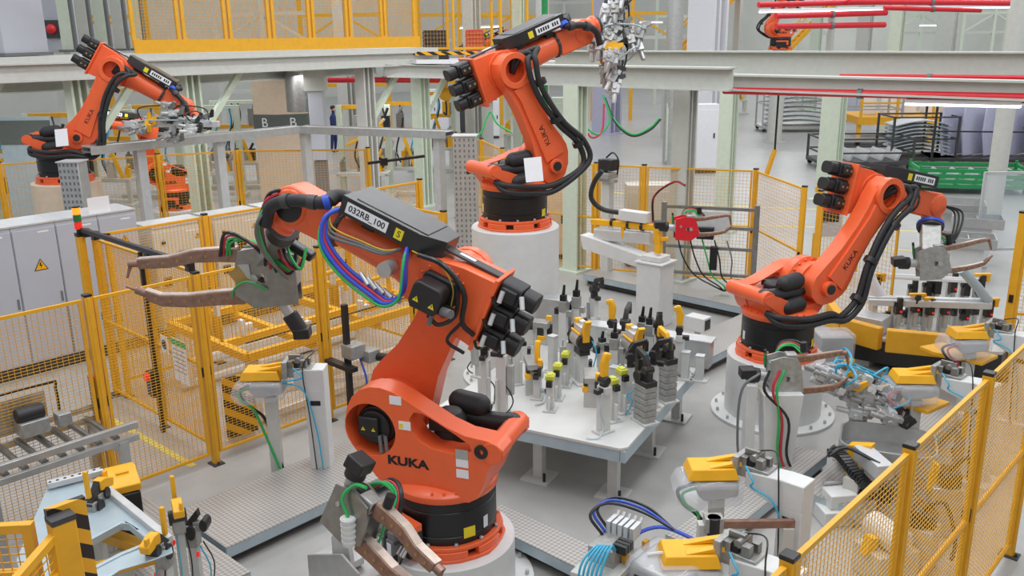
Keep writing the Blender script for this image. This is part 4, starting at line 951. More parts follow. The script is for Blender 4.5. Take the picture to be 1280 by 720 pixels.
for k, m in enumerate((GREEN, REDC, GRYC, BLKM)):
    b = MB(); b.tube([(-.05 * k - .02, -.15, 1.2), (-.1 - .04 * k, -.2, 1.0), (-.06 + .03 * k, -.2, .7), (-.04 + .03 * k, -.18, .3), (.05 + .04 * k, -.22, .03)] if k != 2 else [(-.25, -.1, 1.15), (-.42, -.12, 1.0), (-.45, -.14, .6), (-.4, -.16, .2), (-.2, -.2, .03)], .014, 6); b.build('hose', m, t)
# gun with red body on the rear balancer stand
gun(fr3(atd(868, 285, 12.6), CR * 1, (0, 0, 1)), .5, .2, 'red-bodied welding gun at the rear in front of the grey column', servo='none', plates=REDP, y=.018, bs=.55, th=.4)
p = at(817, 405, 0)
t = thing('balancer_stand', 'white pillar with tapered white beam and yellow swing arm at the rear', 'machine stand', T(p.x, p.y, 0) @ RZ(R(0)))
Mb = MX(); q = p
ax = (at(742, 330, 1.2) - at(825, 345, 1.2)); ax.z = 0; ax.normalize()
t.matrix_world = frame(V((p.x, p.y, 0)), ax)
b = MB(); b.box((0, 0, .5), (.42, .42, 1.0)); b.build('pillar', WPAINT, t, bevel=.01); b = MB(); b.box((0, 0, 1.02), (.5, .46, .03)); b.box((0, 0, 1.08), (.34, .3, .08)); b.build('top_plate', WPAINT, t, bevel=.006)
b = MB(); b.prism([(.1, .88), (1.3, 1.05), (1.35, 1.28), (1.1, 1.25), (.1, 1.08)], -.12, .12, 'xz'); b.build('beam', WPAINT, t, bevel=.008)
b = MB(); b.bar((1.2, 0, 1.5), (-.02, 0, 1.55), .09, .09); b.bar((-.02, 0, 1.6), (-.05, 0, 1.15), .1, .1); b.bar((.6, 0, 1.5), (.6, 0, 1.3), .06, .06); b.bar((.05, 0, 1.35), (-.2, 0, 1.4), .06, .06); b.cyl((-.08, -.07, 1.56), (-.08, .07, 1.56), .07, n=16); b.build('swing_arm', YEL2, t, bevel=.01)
b = MB(); b.bar((1.15, -.02, 1.3), (.1, -.06, 1.36), .14, .2); b.build('balance_cylinder', ALUL, t, bevel=.03)
b = MB(); b.box((.4, 0, 1.68), (.5, .16, .16)); b.build('control_box', WPAINT, t, bevel=.01)
b = MB(); b.tube([(.1, -.1, 1.3), (.4, -.14, 1.34), (.9, -.1, 1.24)], .03, 8); b.build('hose', RUBBER, t)
for x in (.25, .5, .8):
    b = MB(); b.lathe([(.04, -.02), (.07, -.02), (.07, .02), (.04, .02)], 12, T(x, 0, 1.53) @ RY(pi / 2)); b.build('clip', BLKM, t)
b = MB(); b.tube([(.6, 0, 1.7), (1.0, 0, 1.72), (1.15, .1, 1.9), (1.1, .1, 2.15), (.95, .1, 2.35)], .04, 8); b.build('thick_hose', RUBBER, t)
for k, m in enumerate((REDC, BLKM)):
    b = MB(); b.tube([(.1, -.05, 1.6 + .03 * k), (.12, -.1, 2.0), (-.2, -.12, 2.25), (-.4, -.1, 2.22)], .018, 8); b.build('hose', m, t)
p = at(758, 352, 0)
t = thing('camera_post', 'pale post with black camera head left of the yellow swing arm', 'stand', T(p.x, p.y, 0))
b = MB(); b.box((0, 0, .95), (.16, .16, 1.9)); b.build('post', GPAINT, t, bevel=.006)
b = MB(); b.box((0, -.05, 1.98), (.3, .3, .1)); b.box((.05, -.1, 1.9), (.4, .1, .06)); b.build('bracket', MACH, t, bevel=.006)
b = MB(); b.cyl((-.12, 0, 2.0), (-.12, 0, 2.25), .09, n=14); b.box((.03, 0, 2.16), (.22, .2, .2)); b.build('camera_head', BLACK, t, bevel=.015)
b = MB(); b.tube([(-.05, 0, 2.28), (.1, 0, 2.38), (.22, 0, 2.25), (.2, 0, 2.0)], .015, 6); b.build('cable', BLKM, t)
# wiring rack in front of the rear fence
p = at(882, 378, 0); 
t = thing('wiring_rack', 'grey metal rack with black wiring before the rear fence', 'rack', T(p.x, p.y, 0) @ RZ(R(25)))
b = MB()
for x in (-.75, .75): b = MB(); b.box((x, 0, .85), (.09, .07, 1.7)); b.build('upright', STEEL, t, bevel=.006)
for z in (.5, .95, 1.3, 1.62):
    b = MB(); b.box((0, 0, z), (1.45, .05, .05)); b.build('crossbar', STEEL, t)
b = MB(); b.box((.05, -.05, 1.4), (.55, .06, .36)); b.build('plate', ALUL, t, bevel=.004)
b = MB(); b.box((-.05, -.08, 1.22), (.28, .14, .2)); b.box((.1, -.08, .8), (.12, .1, .4)); b.build('junction_box', BLKM, t, bevel=.01)
for k in range(5):
    b = MB(); b.tube([(-.5 + .2 * k, -.06, 1.1), (-.4 + .2 * k, -.12, .8), (-.2 + .15 * k, -.1, .5), (.1 + .1 * k, -.14, .35), (.3, -.1, .25)], .014, 6); b.build('cable', [BLKM, BLKM, GREEN, BLKM, GRYC][k], t)

# ---------------------------------------------------------------- grippers made of clamp modules
def gripper(M, L, W, H, label, seed, n=14, hoses=(CYAN, BLKM, BLUE), beams=None):
    t = thing('robot_gripper', label, 'gripper', M); rn = random.Random(seed)
    beams = beams or [((-L / 2, 0, 0), (L / 2, 0, 0), .1), ((-L * .3, -W / 2, .0), (-L * .3, W / 2, .0), .07), ((L * .3, -W / 2, 0), (L * .3, W / 2, 0), .07), ((0, 0, -H / 2), (0, 0, H / 2), .09)]
    for p, q, w_ in beams:
        b = MB(); b.bar(p, q, w_); b.build('frame_beam', ALUL, t, bevel=.006)
    for i in range(n):
        p, q, w_ = beams[i % len(beams)]; c = V(p).lerp(V(q), rn.random()); d = V((rn.uniform(-1, 1), rn.uniform(-1, 1), rn.uniform(-1, 1))).normalized() * .12
        Mo = T(*(c + d)) @ MX.Rotation(rn.uniform(-.5, .5), 4, d)
        b = MB(Mo); b.box((0, 0, 0), (.14, .09, .1)); b.box((.08, 0, .04), (.06, .12, .05)); b.cyl((-.06, 0, 0), (-.2, 0, 0), .03, n=10); b.cyl((0, -.07, -.02), (0, .07, -.02), .03, n=10)
        cm = b.build('clamp_module', [MACH, ALUL, ALU][i % 3], t, bevel=.006)
        b = MB(Mo); b.prism([(.08, -.03), (.16, -.02), (.2, .1), (.16, .12), (.1, .04)], -.015, .015, 'xz'); b.build('finger', [CHAR, YEL2, CHAR, STEEL][i % 4], cm)
    for i in range(6):
        p, q, w_ = beams[i % len(beams)]; c = V(p).lerp(V(q), .2); e = V(p).lerp(V(q), .9); o = V((rn.uniform(-.2, .2), rn.uniform(-.2, .2), rn.uniform(.05, .25)))
        b = MB(); b.tube([c, c + o, (c + e) / 2 + o * 1.2, e + o, e], .012, 6); b.build('air_hose', hoses[i % len(hoses)], t)
    return t
gripper(frame(atd(766, 50, 11.6), CU + CR * .05, CR), 1.25, .85, .65, 'large machined gripper held up by the robot on the tall pedestal', 4, 56, (BLKM, PALEB))
gripper(frame(atd(215, 155, 15.2), CR, (0, 0, 1)), 1.6, .9, .55, 'grey framed gripper hanging from the robot behind the cabinets', 9, 24, (BLKM, PALEB, BLKM))
gripper(frame(atd(1075, 490, 9.3), CR * .8 - CU * .35, (0, 0, 1)), .95, .6, .4, 'silver gripper frame with cyan hoses right of the short pedestal', 12, 26, (CYAN, CYAN, CYAN))
p = atd(1075, 500, 9.3)
t = thing('gripper_dock', 'grey docking post under the cyan-hosed gripper', 'stand', T(p.x, p.y, 0)); b = MB(); b.box((0, 0, .29), (.14, .14, .56)); b.build('post', GPAINT, t); b = MB(); b.box((0, 0, .01), (.34, .3, .02)); b.build('foot_plate', GPAINT, t)
# ground unit between walkway and right fence: cable chain, tray, white units
p = at(1075, 590, .3)
t = thing('pan_tray', 'curved dark grey steel tray right of the checker walkway', 'tray', T(*at(1110, 548, .5).xy, .0) @ RZ(R(20)))
b = MB(); o_ = rrect(0, 0, .9, .7, .2, 6); i_ = rrect(0, 0, .86, .66, .18, 6); b.prism([o_, i_], .3, .5, 'xy'); b.prism(o_, .29, .3, 'xy'); b.build('tray', ALU, t)
b = MB(); b.box((0, 0, .145), (.5, .4, .29)); b.build('base', GPAINT, t)
t = thing('terminal_box', 'grey rectangular terminal box above the black cable chain', 'box', T(*at(1092, 570, .62).xy, 0) @ RZ(R(50))); b = MB(); b.box((0, 0, .56), (.16, .44, .14)); b.build('housing', ALUL, t, bevel=.006); b = MB(); b.box((0, 0, .25), (.1, .1, .49)); b.build('leg', GPAINT, t)
t = thing('cable_chain', 'black plastic cable chain in front of the curved tray', 'cable chain', T(0, 0, 0))
pa = [at(1040, 565, .42), at(1052, 570, .5), at(1068, 590, .45), at(1085, 608, .38)]; pp = spline([V(x) for x in pa], 6); b = MB()
for i in range(len(pp) - 1): b.bar(pp[i], pp[i].lerp(pp[i + 1], .8), .1, .07)
b.build('link_band', BLKM, t); b = MB(); c = pa[2]; b.box((c.x, c.y, .2), (.14, .14, .4)); b.build('support', GPAINT, t)
for k in range(3):
    b = MB(); b.tube([pa[0] + V((0, .02 * k, .05)), at(1036, 570, .6) + V((0, .05 * k, .02 * k)), at(1060, 560, .66), at(1100, 580, .62)], .016, 6); b.build('cable', BLKM, t)
t = thing('yellow_hook_bracket', 'yellow bracket standing beside the black cable chain', 'bracket', T(*at(1068, 580, .4).xy, 0)); b = MB(); b.prism([(-.06, 0), (.06, 0), (.04, .5), (.16, .6), (.16, .66), (-.06, .6)], -.05, .05, 'xz'); b.build('bracket', YEL2, t, bevel=.006)
t = thing('linear_unit', 'white linear unit with black motor left of the right fence', 'machine', T(*at(1050, 612, .3).xy, 0) @ RZ(R(50)))
b = MB(); b.box((0, 0, .22), (.26, .2, .14)); b.box((0, 0, .075), (.4, .3, .15)); b.build('housing', WPAINT, t, bevel=.01); b = MB(); b.cyl((.14, 0, .24), (.4, 0, .24), .07, n=16); b.box((.44, 0, .24), (.1, .16, .16)); b.build('motor', BLACK, t, bevel=.01)
b = MB(); b.cyl((-.1, .13, .3), (.5, .13, .3), .02, n=10); b.build('guide_rod', ALU, t)
# stuff behind the right fence
for i, (px, py, z, s, lab) in enumerate([(1150, 640, .5, .3, 'dark machine block behind the right fence, lower one'), (1185, 590, .6, .26, 'dark machine block behind the right fence, upper one'), (1110, 672, .35, .4, 'pale boxed unit low behind the near right fence panel'), (1215, 520, .6, .26, 'grey drive unit behind the far right fence panel')]):
    p = at(px, py, z); t = thing('drive_unit', lab, 'machine', T(p.x, p.y, 0) @ RZ(R(30 * i)))
    b = MB(); b.box((0, 0, z * .4), (s, s * .8, z * .8)); b.build('base', GPAINT if i % 2 == 0 else ALU, t, bevel=.01)
    b = MB(); b.cyl((0, -s * .4, z * .8 + s * .25), (0, s * .5, z * .8 + s * .25), s * .28, n=18); b.box((s * .2, 0, z * .8 + .06), (s * .5, s * .4, .12)); b.build('motor', CHAR if i < 2 else WPAINT, t, bevel=.01)
    b = MB(); b.tube([(0, 0, z), (s * .6, 0, z + .15), (s * .9, .1, z * .6), (s * .8, .2, .05)], .018, 6); b.build('cable', BLKM, t)
    b = MB(); b.prism([(-s * .6, z * .7), (-s * .4, z * .7), (-s * .3, z * 1.1), (-s * .5, z * 1.15)], -.04, .04, 'xz'); b.build('clamp_arm', YEL2, t)
# ---------------------------------------------------------------- electrical cabinets on the left
def cab(name, label, x, y0, y1, h, m, d=.6, door_n=1, tri=None, seam=True, group=None, extra=()):
    t = thing(name, label, 'cabinet', T(x, (y0 + y1) / 2, 0), group); w_ = y1 - y0
    b = MB(); b.box((-d / 2, 0, .16 + (h - .16) / 2), (d, w_ - .004, h - .16)); b.build('body', m, t, bevel=.006)
    b = MB(); b.box((-d / 2, 0, .08), (d - .04, w_ - .004, .16)); b.build('plinth', PLINTH, t)
    b = MB(); b.box((-d / 2, 0, h + .012), (d + .03, w_ - .002, .022)); b.build('roof_plate', ALUL, t)
    for k in range(door_n):
        ya = -w_ / 2 + w_ * k / door_n; b = MB(); b.box((.011, ya + w_ / door_n / 2, .19 + (h - .24) / 2), (.02, w_ / door_n - .022, h - .24)); dr = b.build('door', m, t, bevel=.005)
        b = MB(); b.box((.026, ya + w_ / door_n - .05, h * .5), (.012, .025, .14)); b.build('handle', GRYC, dr)
        if tri and k in tri:
            for (yy, zz, s_) in tri[k]:
                Mx = T(.0225, ya + yy, zz) @ RZ(pi / 2) @ RX(pi / 2)
                b = MB(Mx); b.prism([(-s_, -s_ * .75), (s_, -s_ * .75), (0, s_)], 0, .003, 'xy'); b.m(1); q = s_ * .82; b.prism([(-q, -s_ * .65), (q, -s_ * .65), (0, q * .98)], .003, .0035, 'xy')
                b.m(0); b.prism([(-.1 * s_, .45 * s_), (-.22 * s_, -.1 * s_), (.02 * s_, -.05 * s_), (-.05 * s_, -.5 * s_), (.24 * s_, .1 * s_), (0, .06 * s_), (.12 * s_, .45 * s_)], .0035, .0045, 'xy')
                b.build('warning_sign', [INK, YEL2], dr, smooth=0)
        b = MB(); b.box((.022, ya + w_ / door_n * .7, h - .1), (.003, w_ / door_n * .25, .02)); b.build('maker_strip', LABEL, dr)
    for (yy, zz, sy, sz, mm, nm) in extra:
        b = MB(); b.box((.028, yy, zz), (.03, sy, sz)); b.build(nm, mm, t, bevel=.004)
    return t
cx = -12.6
cab('electrical_cabinet', 'grey electrical cabinet door cut by the left photo edge', cx, 2.6, 3.9, 2.05, CAB, door_n=2, group='row of grey electrical cabinets', extra=((.1, 1.32, .2, .03, GRYC, 'grip'),))
cab('electrical_cabinet', 'grey electrical cabinet with the large yellow lightning triangle', cx, 3.9, 4.46, 2.05, CAB, tri={0: [(.3, 1.5, .09)]}, group='row of grey electrical cabinets')
cab('electrical_cabinet', 'grey electrical cabinet with a small yellow triangle behind the stack light', cx, 4.46, 5.03, 2.05, CAB, tri={0: [(.33, 1.45, .05)]}, group='row of grey electrical cabinets')
cab('electrical_cabinet', 'last grey electrical cabinet next to the cream cabinets', cx, 5.03, 5.58, 2.05, CAB, tri={0: [(.34, 1.66, .06)]}, group='row of grey electrical cabinets')
for i, (y0, y1) in enumerate(((5.78, 6.68), (6.76, 7.66), (7.74, 8.64))):
    cab('control_cabinet', ['cream robot control cabinet nearest the grey cabinets', 'cream robot control cabinet behind the welding gun arms', 'cream robot control cabinet behind the raised robot wrist'][i], cx, y0, y1, 1.72, CABW, tri={0: [(.7, 1.52, .045)]}, group='cream robot control cabinets',
        extra=((.0, 1.25, .16, .16, BLKM, 'rotary_switch'), (-.3, 1.5, .05, .05, BLKM, 'key_lock'), (-.3, .9, .12, .14, DGREY, 'socket'), (.05, .8, .14, .1, BLKM, 'connector'), (.2, .55, .2, .3, CABW, 'hatch')))
t = thing('paper_sheet', 'white paper sheet standing on top of the grey cabinets', 'paper', T(cx - .05, 5.1, 2.075)); b = MB(); b.box((0, 0, .11), (.006, .3, .22)); b.build('sheet', LABEL, t)
# cable duct on stands behind the cabinets
d0, d1, d2 = V((-15.45, 6.15, 2.6)), V((-15.5, 10.43, 2.6)), V((-12.3, 11.55, 2.6))
t = thing('cable_tray', 'long grey metal cable tray running behind the cabinets', 'cable tray', T(0, 0, 0))
for p, q in ((d0, d1), (d1, d2)):
    b = MB(); b.bar(p, q, .34, .012); b.bar(p + V((0, 0, .08)), q + V((0, 0, .08)), .3, .01); dd = (q - p).normalized(); s_ = V((-dd.y, dd.x, 0)) * .17
    b.bar(p + s_ + V((0, 0, .03)), q + s_ + V((0, 0, .03)), .012, .14); b.bar(p - s_ + V((0, 0, .03)), q - s_ + V((0, 0, .03)), .012, .14); b.build('tray_section', ALU, t)
for p in (d0 + V((0, .9, 0)), d1 + V((.12, .02, 0)), d1.lerp(d2, .93), V((-15.5, 8.6, 2.6))):
    b = MB(); b.box((p.x, p.y, 1.29), (.16, .16, 2.58)); b.build('leg', ALUL, t)
def perf(c, wx, wy, h, label):
    t = thing('perforated_column', label, 'column', T(c[0], c[1], 0) @ RZ(R(40)))
    b = MB(); b.box((0, 0, h / 2), (wx, wy, h)); b.build('core', ALU, t, bevel=.01)
    b = MB()
    for i in range(int(h / .1)):
        for k in range(5):
            for s_ in (1,):
                b.box((wx * (-.4 + .2 * k), -wy / 2 - .002, .06 + i * .1), (.03, .004, .05)); 
    b.build('slots', GRYC, t); 
    b = MB(); b.box((0, 0, h + .01), (wx + .04, wy + .04, .02)); b.build('cap', ALUL, t)
perf((-15.2, 5.8), .34, .3, 2.5, 'perforated steel column at the left end of the cable tray')
perf((-11.95, 11.6), .42, .36, 2.62, 'perforated steel column at the right end of the cable tray')
# ---------------------------------------------------------------- tube cart (yellow) behind the left fence
t = thing('tooling_cart', 'white-legged tooling cart with a yellow tube frame behind the left fence', 'cart', T(0, 0, 0))
X0, X1, Y0, Y1, Z = -10.6, -8.75, 4.95, 7.75, .9
fp = [((X1, Y0), (X1, Y1)), ((X0, Y0), (X0, Y1)), ((X1, Y0), (X0, Y0)), ((X1, Y1), (X0, Y1)), ((X1 - .6, Y0), (X1 - .6, Y1)), ((X0, Y0 + .9), (X1, Y0 + .9)), ((X0, Y0 + 1.9), (X1, Y0 + 1.9))]
for i, (p, q) in enumerate(fp):
    b = MB(); zz = Z - .09 if i > 4 else Z; b.bar((*p, zz), (*q, zz), .09, .1); b.build('frame_tube', YEL, t, bevel=.008)
b = MB(); b.bar((X1 - .02, Y0, Z + .16), (X1 - .02, Y1 - .2, Z + .16), .02, .02); b.build('guide_rod', CHAR, t)
for i, (x, y, h) in enumerate(((X1 - .1, Y0 + .8, .22), (X1 - .1, Y0 + 1.7, .22), (X0 + .3, Y0 + .5, .3), (X0 + .5, Y0 + 1.5, .26), (X1 - .5, Y0 + 2.3, .24), (X0 + .2, Y1 - .4, .28), (X1 - .6, Y0 + .3, .2))):
    b = MB(); b.box((x, y, Z + .05 + h / 2), (.1, .05, h)); b.box((x, y + .08, Z + .1 + h * .3), (.08, .1, .06)); b.build('rest_block', WPAINT, t, bevel=.006)
for (x, y) in ((X0 + .3, Y0 + .4), (X1 - .7, Y1 - .5), (X0 + .4, Y1 - .7)):
    b = MB(); b.tube([(x, y, Z), (x, y, Z + .25), (x + .05, y + .1, Z + .32), (x + .05, y + .3, Z + .3), (x + .05, y + .34, Z)], .03, 8); b.build('hook_tube', YEL, t)
for (x, y) in ((X0 + .1, Y0 + .1), (X1 - .1, Y0 + .1), (X0 + .1, Y1 - .1), (X1 - .1, Y1 - .1)):
    b = MB(); b.box((x, y, Z / 2), (.12, .12, Z - .1)); b.build('leg', WPAINT, t, bevel=.006)
for x in (X0 + .1, X1 - .1):
    b = MB(); b.bar((x, Y0, .35), (x, Y1, .35), .09, .09); b.bar((x, Y0, .08), (x, Y1, .08), .09, .07); b.bar((x, Y0 + .2, .35), (x, Y1 - .6, .08), .05, .05); b.build('rail', WPAINT, t, bevel=.006)
t = thing('striped_plate', 'black and yellow striped guard plate below the left station', 'guard plate', T(-8.62, 4.72, 0) @ RZ(R(-8)))
b = MB(); b.box((0, 0, .42), (.02, .36, .72)); b.build('plate', HAZ, t); b = MB(); b.box((-.04, 0, .2), (.05, .3, .4)); b.build('stay', WPAINT, t)
p = at(447, 490, 0)
t = thing('sensor_mast', 'black mast with grey sensor unit left of the nearest robot arm', 'stand', T(-7.95, 5.75, 0))
b = MB(); b.box((0, 0, .75), (.06, .06, 1.5)); b.build('mast', BLKM, t)
b = MB(); b.box((.05, .05, .95), (.2, .2, .16)); b.box((.16, .2, .88), (.16, .16, .14)); b.build('sensor_unit', MACH, t, bevel=.006)
b = MB(); b.box((.0, -.1, .8), (.5, .1, .05)); b.cyl((.2, .25, .86), (.36, .3, .86), .05, n=12); b.build('arm', BLKM, t); b = MB(); b.tube([(.1, .1, .85), (.2, .1, .6), (.05, .15, .4), (.0, .1, .1)], .012, 6); b.build('cable', BLUE, t)
# ---------------------------------------------------------------- side panel carrier, lower left
ZP = 1.0
t = thing('car_side_panel', 'bluish pressed steel car side panel with a door opening, lower left', 'car panel', T(0, 0, 0))
c_ = lambda px, py: (at(px, py, ZP).x, at(px, py, ZP).y)
outer = [c_(60, 606), c_(105, 596), c_(133, 612), c_(175, 640), c_(212, 672), c_(216, 690), c_(190, 700), c_(150, 712), c_(100, 745), c_(40, 760), c_(20, 700)]
hole = [c_(98, 690), c_(110, 676), c_(152, 653), c_(163, 654), c_(184, 672), c_(180, 682), c_(150, 694), c_(108, 716)]
b = MB(); b.prism([outer, hole], ZP - .012, ZP, 'xy'); b.build('outer_skin', PALEB, t, bevel=.004)
b = MB(); n = len(hole); hc = sum((V(p) for p in hole), V((0, 0))) / n
hin = [tuple(hc + (V(p) - hc) * .9) for p in hole]; hout = [tuple(hc + (V(p) - hc) * 1.1) for p in hole]
b.prism([hout, hin], ZP - .05, ZP + .012, 'xy'); b.build('window_flange', PALEB, t, bevel=.006)
b = MB(); b.bar((*c_(60, 612), ZP + .04), (*c_(130, 594), ZP + .04), .07, .05); b.bar((*c_(133, 614), ZP + .02), (*c_(212, 678), ZP + .02), .06, .05); b.bar((*c_(100, 640), ZP + .02), (*c_(190, 690), ZP - .01), .03, .02) if False else None; b.build('edge_rail', ALUL, t, bevel=.006)
b = MB()
for k in range(8): q = V((*c_(64, 612), 0)).lerp(V((*c_(128, 594), 0)), k / 7); b.cyl((q.x, q.y, ZP + .066), (q.x, q.y, ZP + .068), .012, n=8)
b.build('hole_marks', CHAR, t)
t = thing('panel_carrier', 'yellow and grey carrier frame under the car side panel', 'carrier', T(0, 0, 0))
for (p, q) in (((60, 640), (190, 690)), ((110, 715), (215, 690)), ((40, 700), (130, 610))):
    b = MB(); a_, e_ = at(*p, ZP - .2), at(*q, ZP - .2); b.bar(a_, e_, .09, .09); b.build('frame_beam', YEL, t, bevel=.006)
for p in ((70, 650), (125, 620), (205, 690), (120, 715), (150, 690)):
    b = MB(); a_ = at(*p, ZP - .25); b.box((a_.x, a_.y, a_.z / 2), (.12, .12, a_.z)); b.build('leg', GPAINT, t, bevel=.006)
def bigclamp(px, py, z, label, black=True, yaw=0, yel=True):
    p = at(px, py, z); k_ = .62; t = thing('panel_clamp', label, 'clamp', T(p.x, p.y, 0) @ RZ(R(yaw)) @ MX.Diagonal((k_, k_, 1, 1)))
    b = MB(); b.box((0, 0, (z - .1) / 2), (.12, .1, z - .1)); b.box((0, 0, .01), (.26, .22, .02)); b.build('post', FIXG, t, bevel=.006)
    b = MB(); b.box((0, 0, z - .02), (.16, .14, .18)); b.box((.12, 0, z + .06), (.16, .1, .08)); b.build('body', MACH, t, bevel=.006)
    b = MB(); b.cyl((.02, -.1, z + .02), (.02, .1, z + .02), .06, n=16); b.cyl((.18, -.08, z + .08), (.18, .08, z + .08), .05, n=14); b.prism([(-.1, z + .05), (-.04, z + .02), (.12, z + .14), (.1, z + .2)], -.04, .04, 'xz'); b.build('linkage', CHAR, t, bevel=.004)
    if yel:
        b = MB(); b.box((-.06, 0, z + .22), (.05, .05, .22)); b.prism([(.1, z + .12), (.32, z + .1), (.34, z + .16), (.2, z + .2), (.1, z + .2)], -.06, .06, 'xz'); b.box((.3, .03, z + .19), (.06, .04, .06)); b.build('clamp_arm', YEL2, t, bevel=.008)
    b = MB(); b.cyl((.07, -.08, z - .16), (.09, -.085, z - .16), .022, n=12); b.build('status_lamp', REDL, t)
    for k in range(2):
        b = MB(); b.tube([(.1, .06 - .1 * k, z - .1), (.2, .08 - .12 * k, z - .3), (.12, .07 - .1 * k, z - .6), (.16, .1, .05)], .009, 6); b.build('air_hose', CYAN if k else BLKM, t)
    return t
bigclamp(222, 648, 1.0, 'grey clamp with yellow arm at the right corner of the car panel', yaw=-20)
bigclamp(205, 690, .95, 'grey clamp with upright yellow pin at the lower edge of the car panel', yaw=-60)
bigclamp(240, 665, .8, 'small grey clamp with cyan hoses near the walkway', yaw=40, yel=False)
bigclamp(118, 636, 1.0, 'yellow twin clamp on top of the car side panel', yaw=120)
p = at(155, 612, .9)
t = thing('guard_box', 'black box with a yellow top beside the car side panel', 'box', T(p.x, p.y, 0) @ RZ(R(-15)) @ MX.Diagonal((.8, .8, .95, 1)))
b = MB(); b.prism([(-.2, .45), (.14, .42), (.2, .6), (.2, .98), (-.2, 1.02)], -.13, .13, 'xz'); b.build('housing', BLKM, t, bevel=.02)
b = MB(); b.prism([(-.22, 1.02), (.2, .99), (.22, 1.06), (-.05, 1.14), (-.22, 1.1)], -.14, .14, 'xz'); b.build('lid', YEL2, t, bevel=.01); b = MB(); b.box((-.03, 0, 1.115), (.16, .12, .02), RY(.15) if False else None); b.build('recess', YEL, t)
b = MB(); b.box((0, 0, .23), (.12, .12, .44)); b.box((0, 0, .01), (.25, .22, .02)); b.build('post', GPAINT, t)
# roller conveyor at the left edge
t = thing('roller_conveyor', 'grey railed conveyor with a drive unit at the left photo edge', 'conveyor', T(-7.95, 1.9, 0))
for x in (-.42, .3):
    for z in (.9, 1.02):
        b = MB(); b.box((x, .1, z - .0), (.05, 2.3, .06)); b.build('side_rail', ALU, t, bevel=.004)
for y in (-.9, 0, 1.1):
    b = MB(); b.box((-.42, y, .45), (.08, .08, .9)); b.box((.3, y, .45), (.08, .08, .9)); b.box((-.06, y, .8), (.7, .06, .06)); b.build('leg_frame', ALU, t)
for k in range(14):
    b = MB(); b.cyl((-.39, -.95 + .155 * k, .93), (.27, -.95 + .155 * k, .93), .03, n=12); b.build('roller', STEEL, t)
b = MB(); b.box((-.25, .55, 1.08), (.2, .24, .14)); b.box((-.2, .8, 1.08), (.12, .12, .12)); b.build('drive_housing', MACH, t, bevel=.008); b = MB(); b.cyl((-.25, .43, 1.2), (-.25, .66, 1.2), .07, n=18); b.build('motor', BLACK, t, bevel=.01)
b = MB(); b.tube([(-.45, .0, .95), (-.45, .0, 1.3), (-.45, .06, 1.36), (-.45, .8, 1.36), (-.45, .86, 1.3), (-.45, .86, .95)], .014, 8, 3); b.build('hoop', BLKM, t)
b = MB(); b.box((-.43, .45, 1.16), (.02, .6, .3)); b.build('side_plate', ALU, t)
b = MB(); b.box((-.42, 1.2, 1.1), (.08, .08, .4)); b.build('end_post', CHAR, t); b = MB(); b.box((-.42, 1.2, 1.31), (.085, .085, .03)); b.build('end_cap', REDP, t)
b = MB(); b.prism([(-.1, 0), (.25, 0), (.25, .06), (-.1, .06)], .0, .05, 'yz', T(-.46, .55, 1.4)) if False else None
# ---------------------------------------------------------------- sill fixture right rear
t = thing('sill_fixture', 'long grey fixture base with yellow chamfered bumper, right rear', 'fixture', T(0, 0, 0))
bl = [(-4.95, 11.95), (-4.5, 11.32), (-3.95, 11.22)], [(-3.88, 11.22), (-3.2, 11.5), (-2.85, 11.85)]
for k, seg in enumerate(bl):
    for p, q in zip(seg, seg[1:]):
        b = MB(); b.bar((*p, .56), (*q, .56), .12, .3); b.build('bumper', YEL, t, bevel=.012)
b = MB(); b.prism([(-4.8, 12.1), (-4.4, 11.5), (-3.3, 11.62), (-2.7, 12.0), (-2.7, 13.4), (-4.8, 13.4)], .1, .42, 'xy'); b.build('base', CHAR, t, bevel=.01)
b = MB(); b.prism([(-4.8, 12.1), (-4.4, 11.5), (-3.3, 11.62), (-2.7, 12.0), (-2.7, 13.4), (-4.8, 13.4)], .42, .46, 'xy'); b.build('top_plate', GPAINT, t)
for x, y in ((-4.5, 12.7), (-3.1, 12.7), (-4.3, 11.7), (-3.3, 11.8)):
    b = MB(); b.box((x, y, .05), (.2, .2, .1)); b.build('foot', GPAINT, t)
b = MB(); b.box((-4.35, 11.75, .58), (.55, .35, .22), None); b.build('box_section', ALUL, t, bevel=.01)
t = thing('door_sill', 'long grey-white steel car sill clamped in the right rear fixture', 'car part', T(0, 0, 0))
a_, e_ = atd(1085, 376, 12.2), atd(1240, 381, 11.6); b = MB(); b.bar(a_, e_, .16, .1); b.bar(a_ + V((0, 0, .05)), e_ + V((0, 0, .05)), .09, .06); b.build('sill', ALUL, t, bevel=.02)
b = MB(); s0 = a_ + CR * .15 + V((0, 0, .05)); b.tube([s0, s0 - CR * .1 + V((0, 0, .18)), s0 - CR * .16 + V((0, 0, .36))], lambda u: .1 - .05 * u, 10); b.build('pillar_stub', LABEL, t)
b = MB(); s0 = e_ - CR * .05 + V((0, 0, .05)); b.tube([s0, s0 - CR * .2 + V((0, 0, .22)), s0 - CR * .4 + V((0, 0, .42))], lambda u: .06, 10); b.build('pillar_stub', PALEB, t)
t = thing('upper_rail', 'thin white steel rail across the top of the sill fixture', 'car part', T(0, 0, 0)); a_, e_ = atd(1108, 346, 12.6), atd(1222, 352, 12.3); b = MB(); b.bar(a_, e_, .05, .05); b.bar(a_ + V((0, 0, .03)), e_ + V((0, 0, .03)), .03, .04); b.build('rail', LABEL, t, bevel=.01)
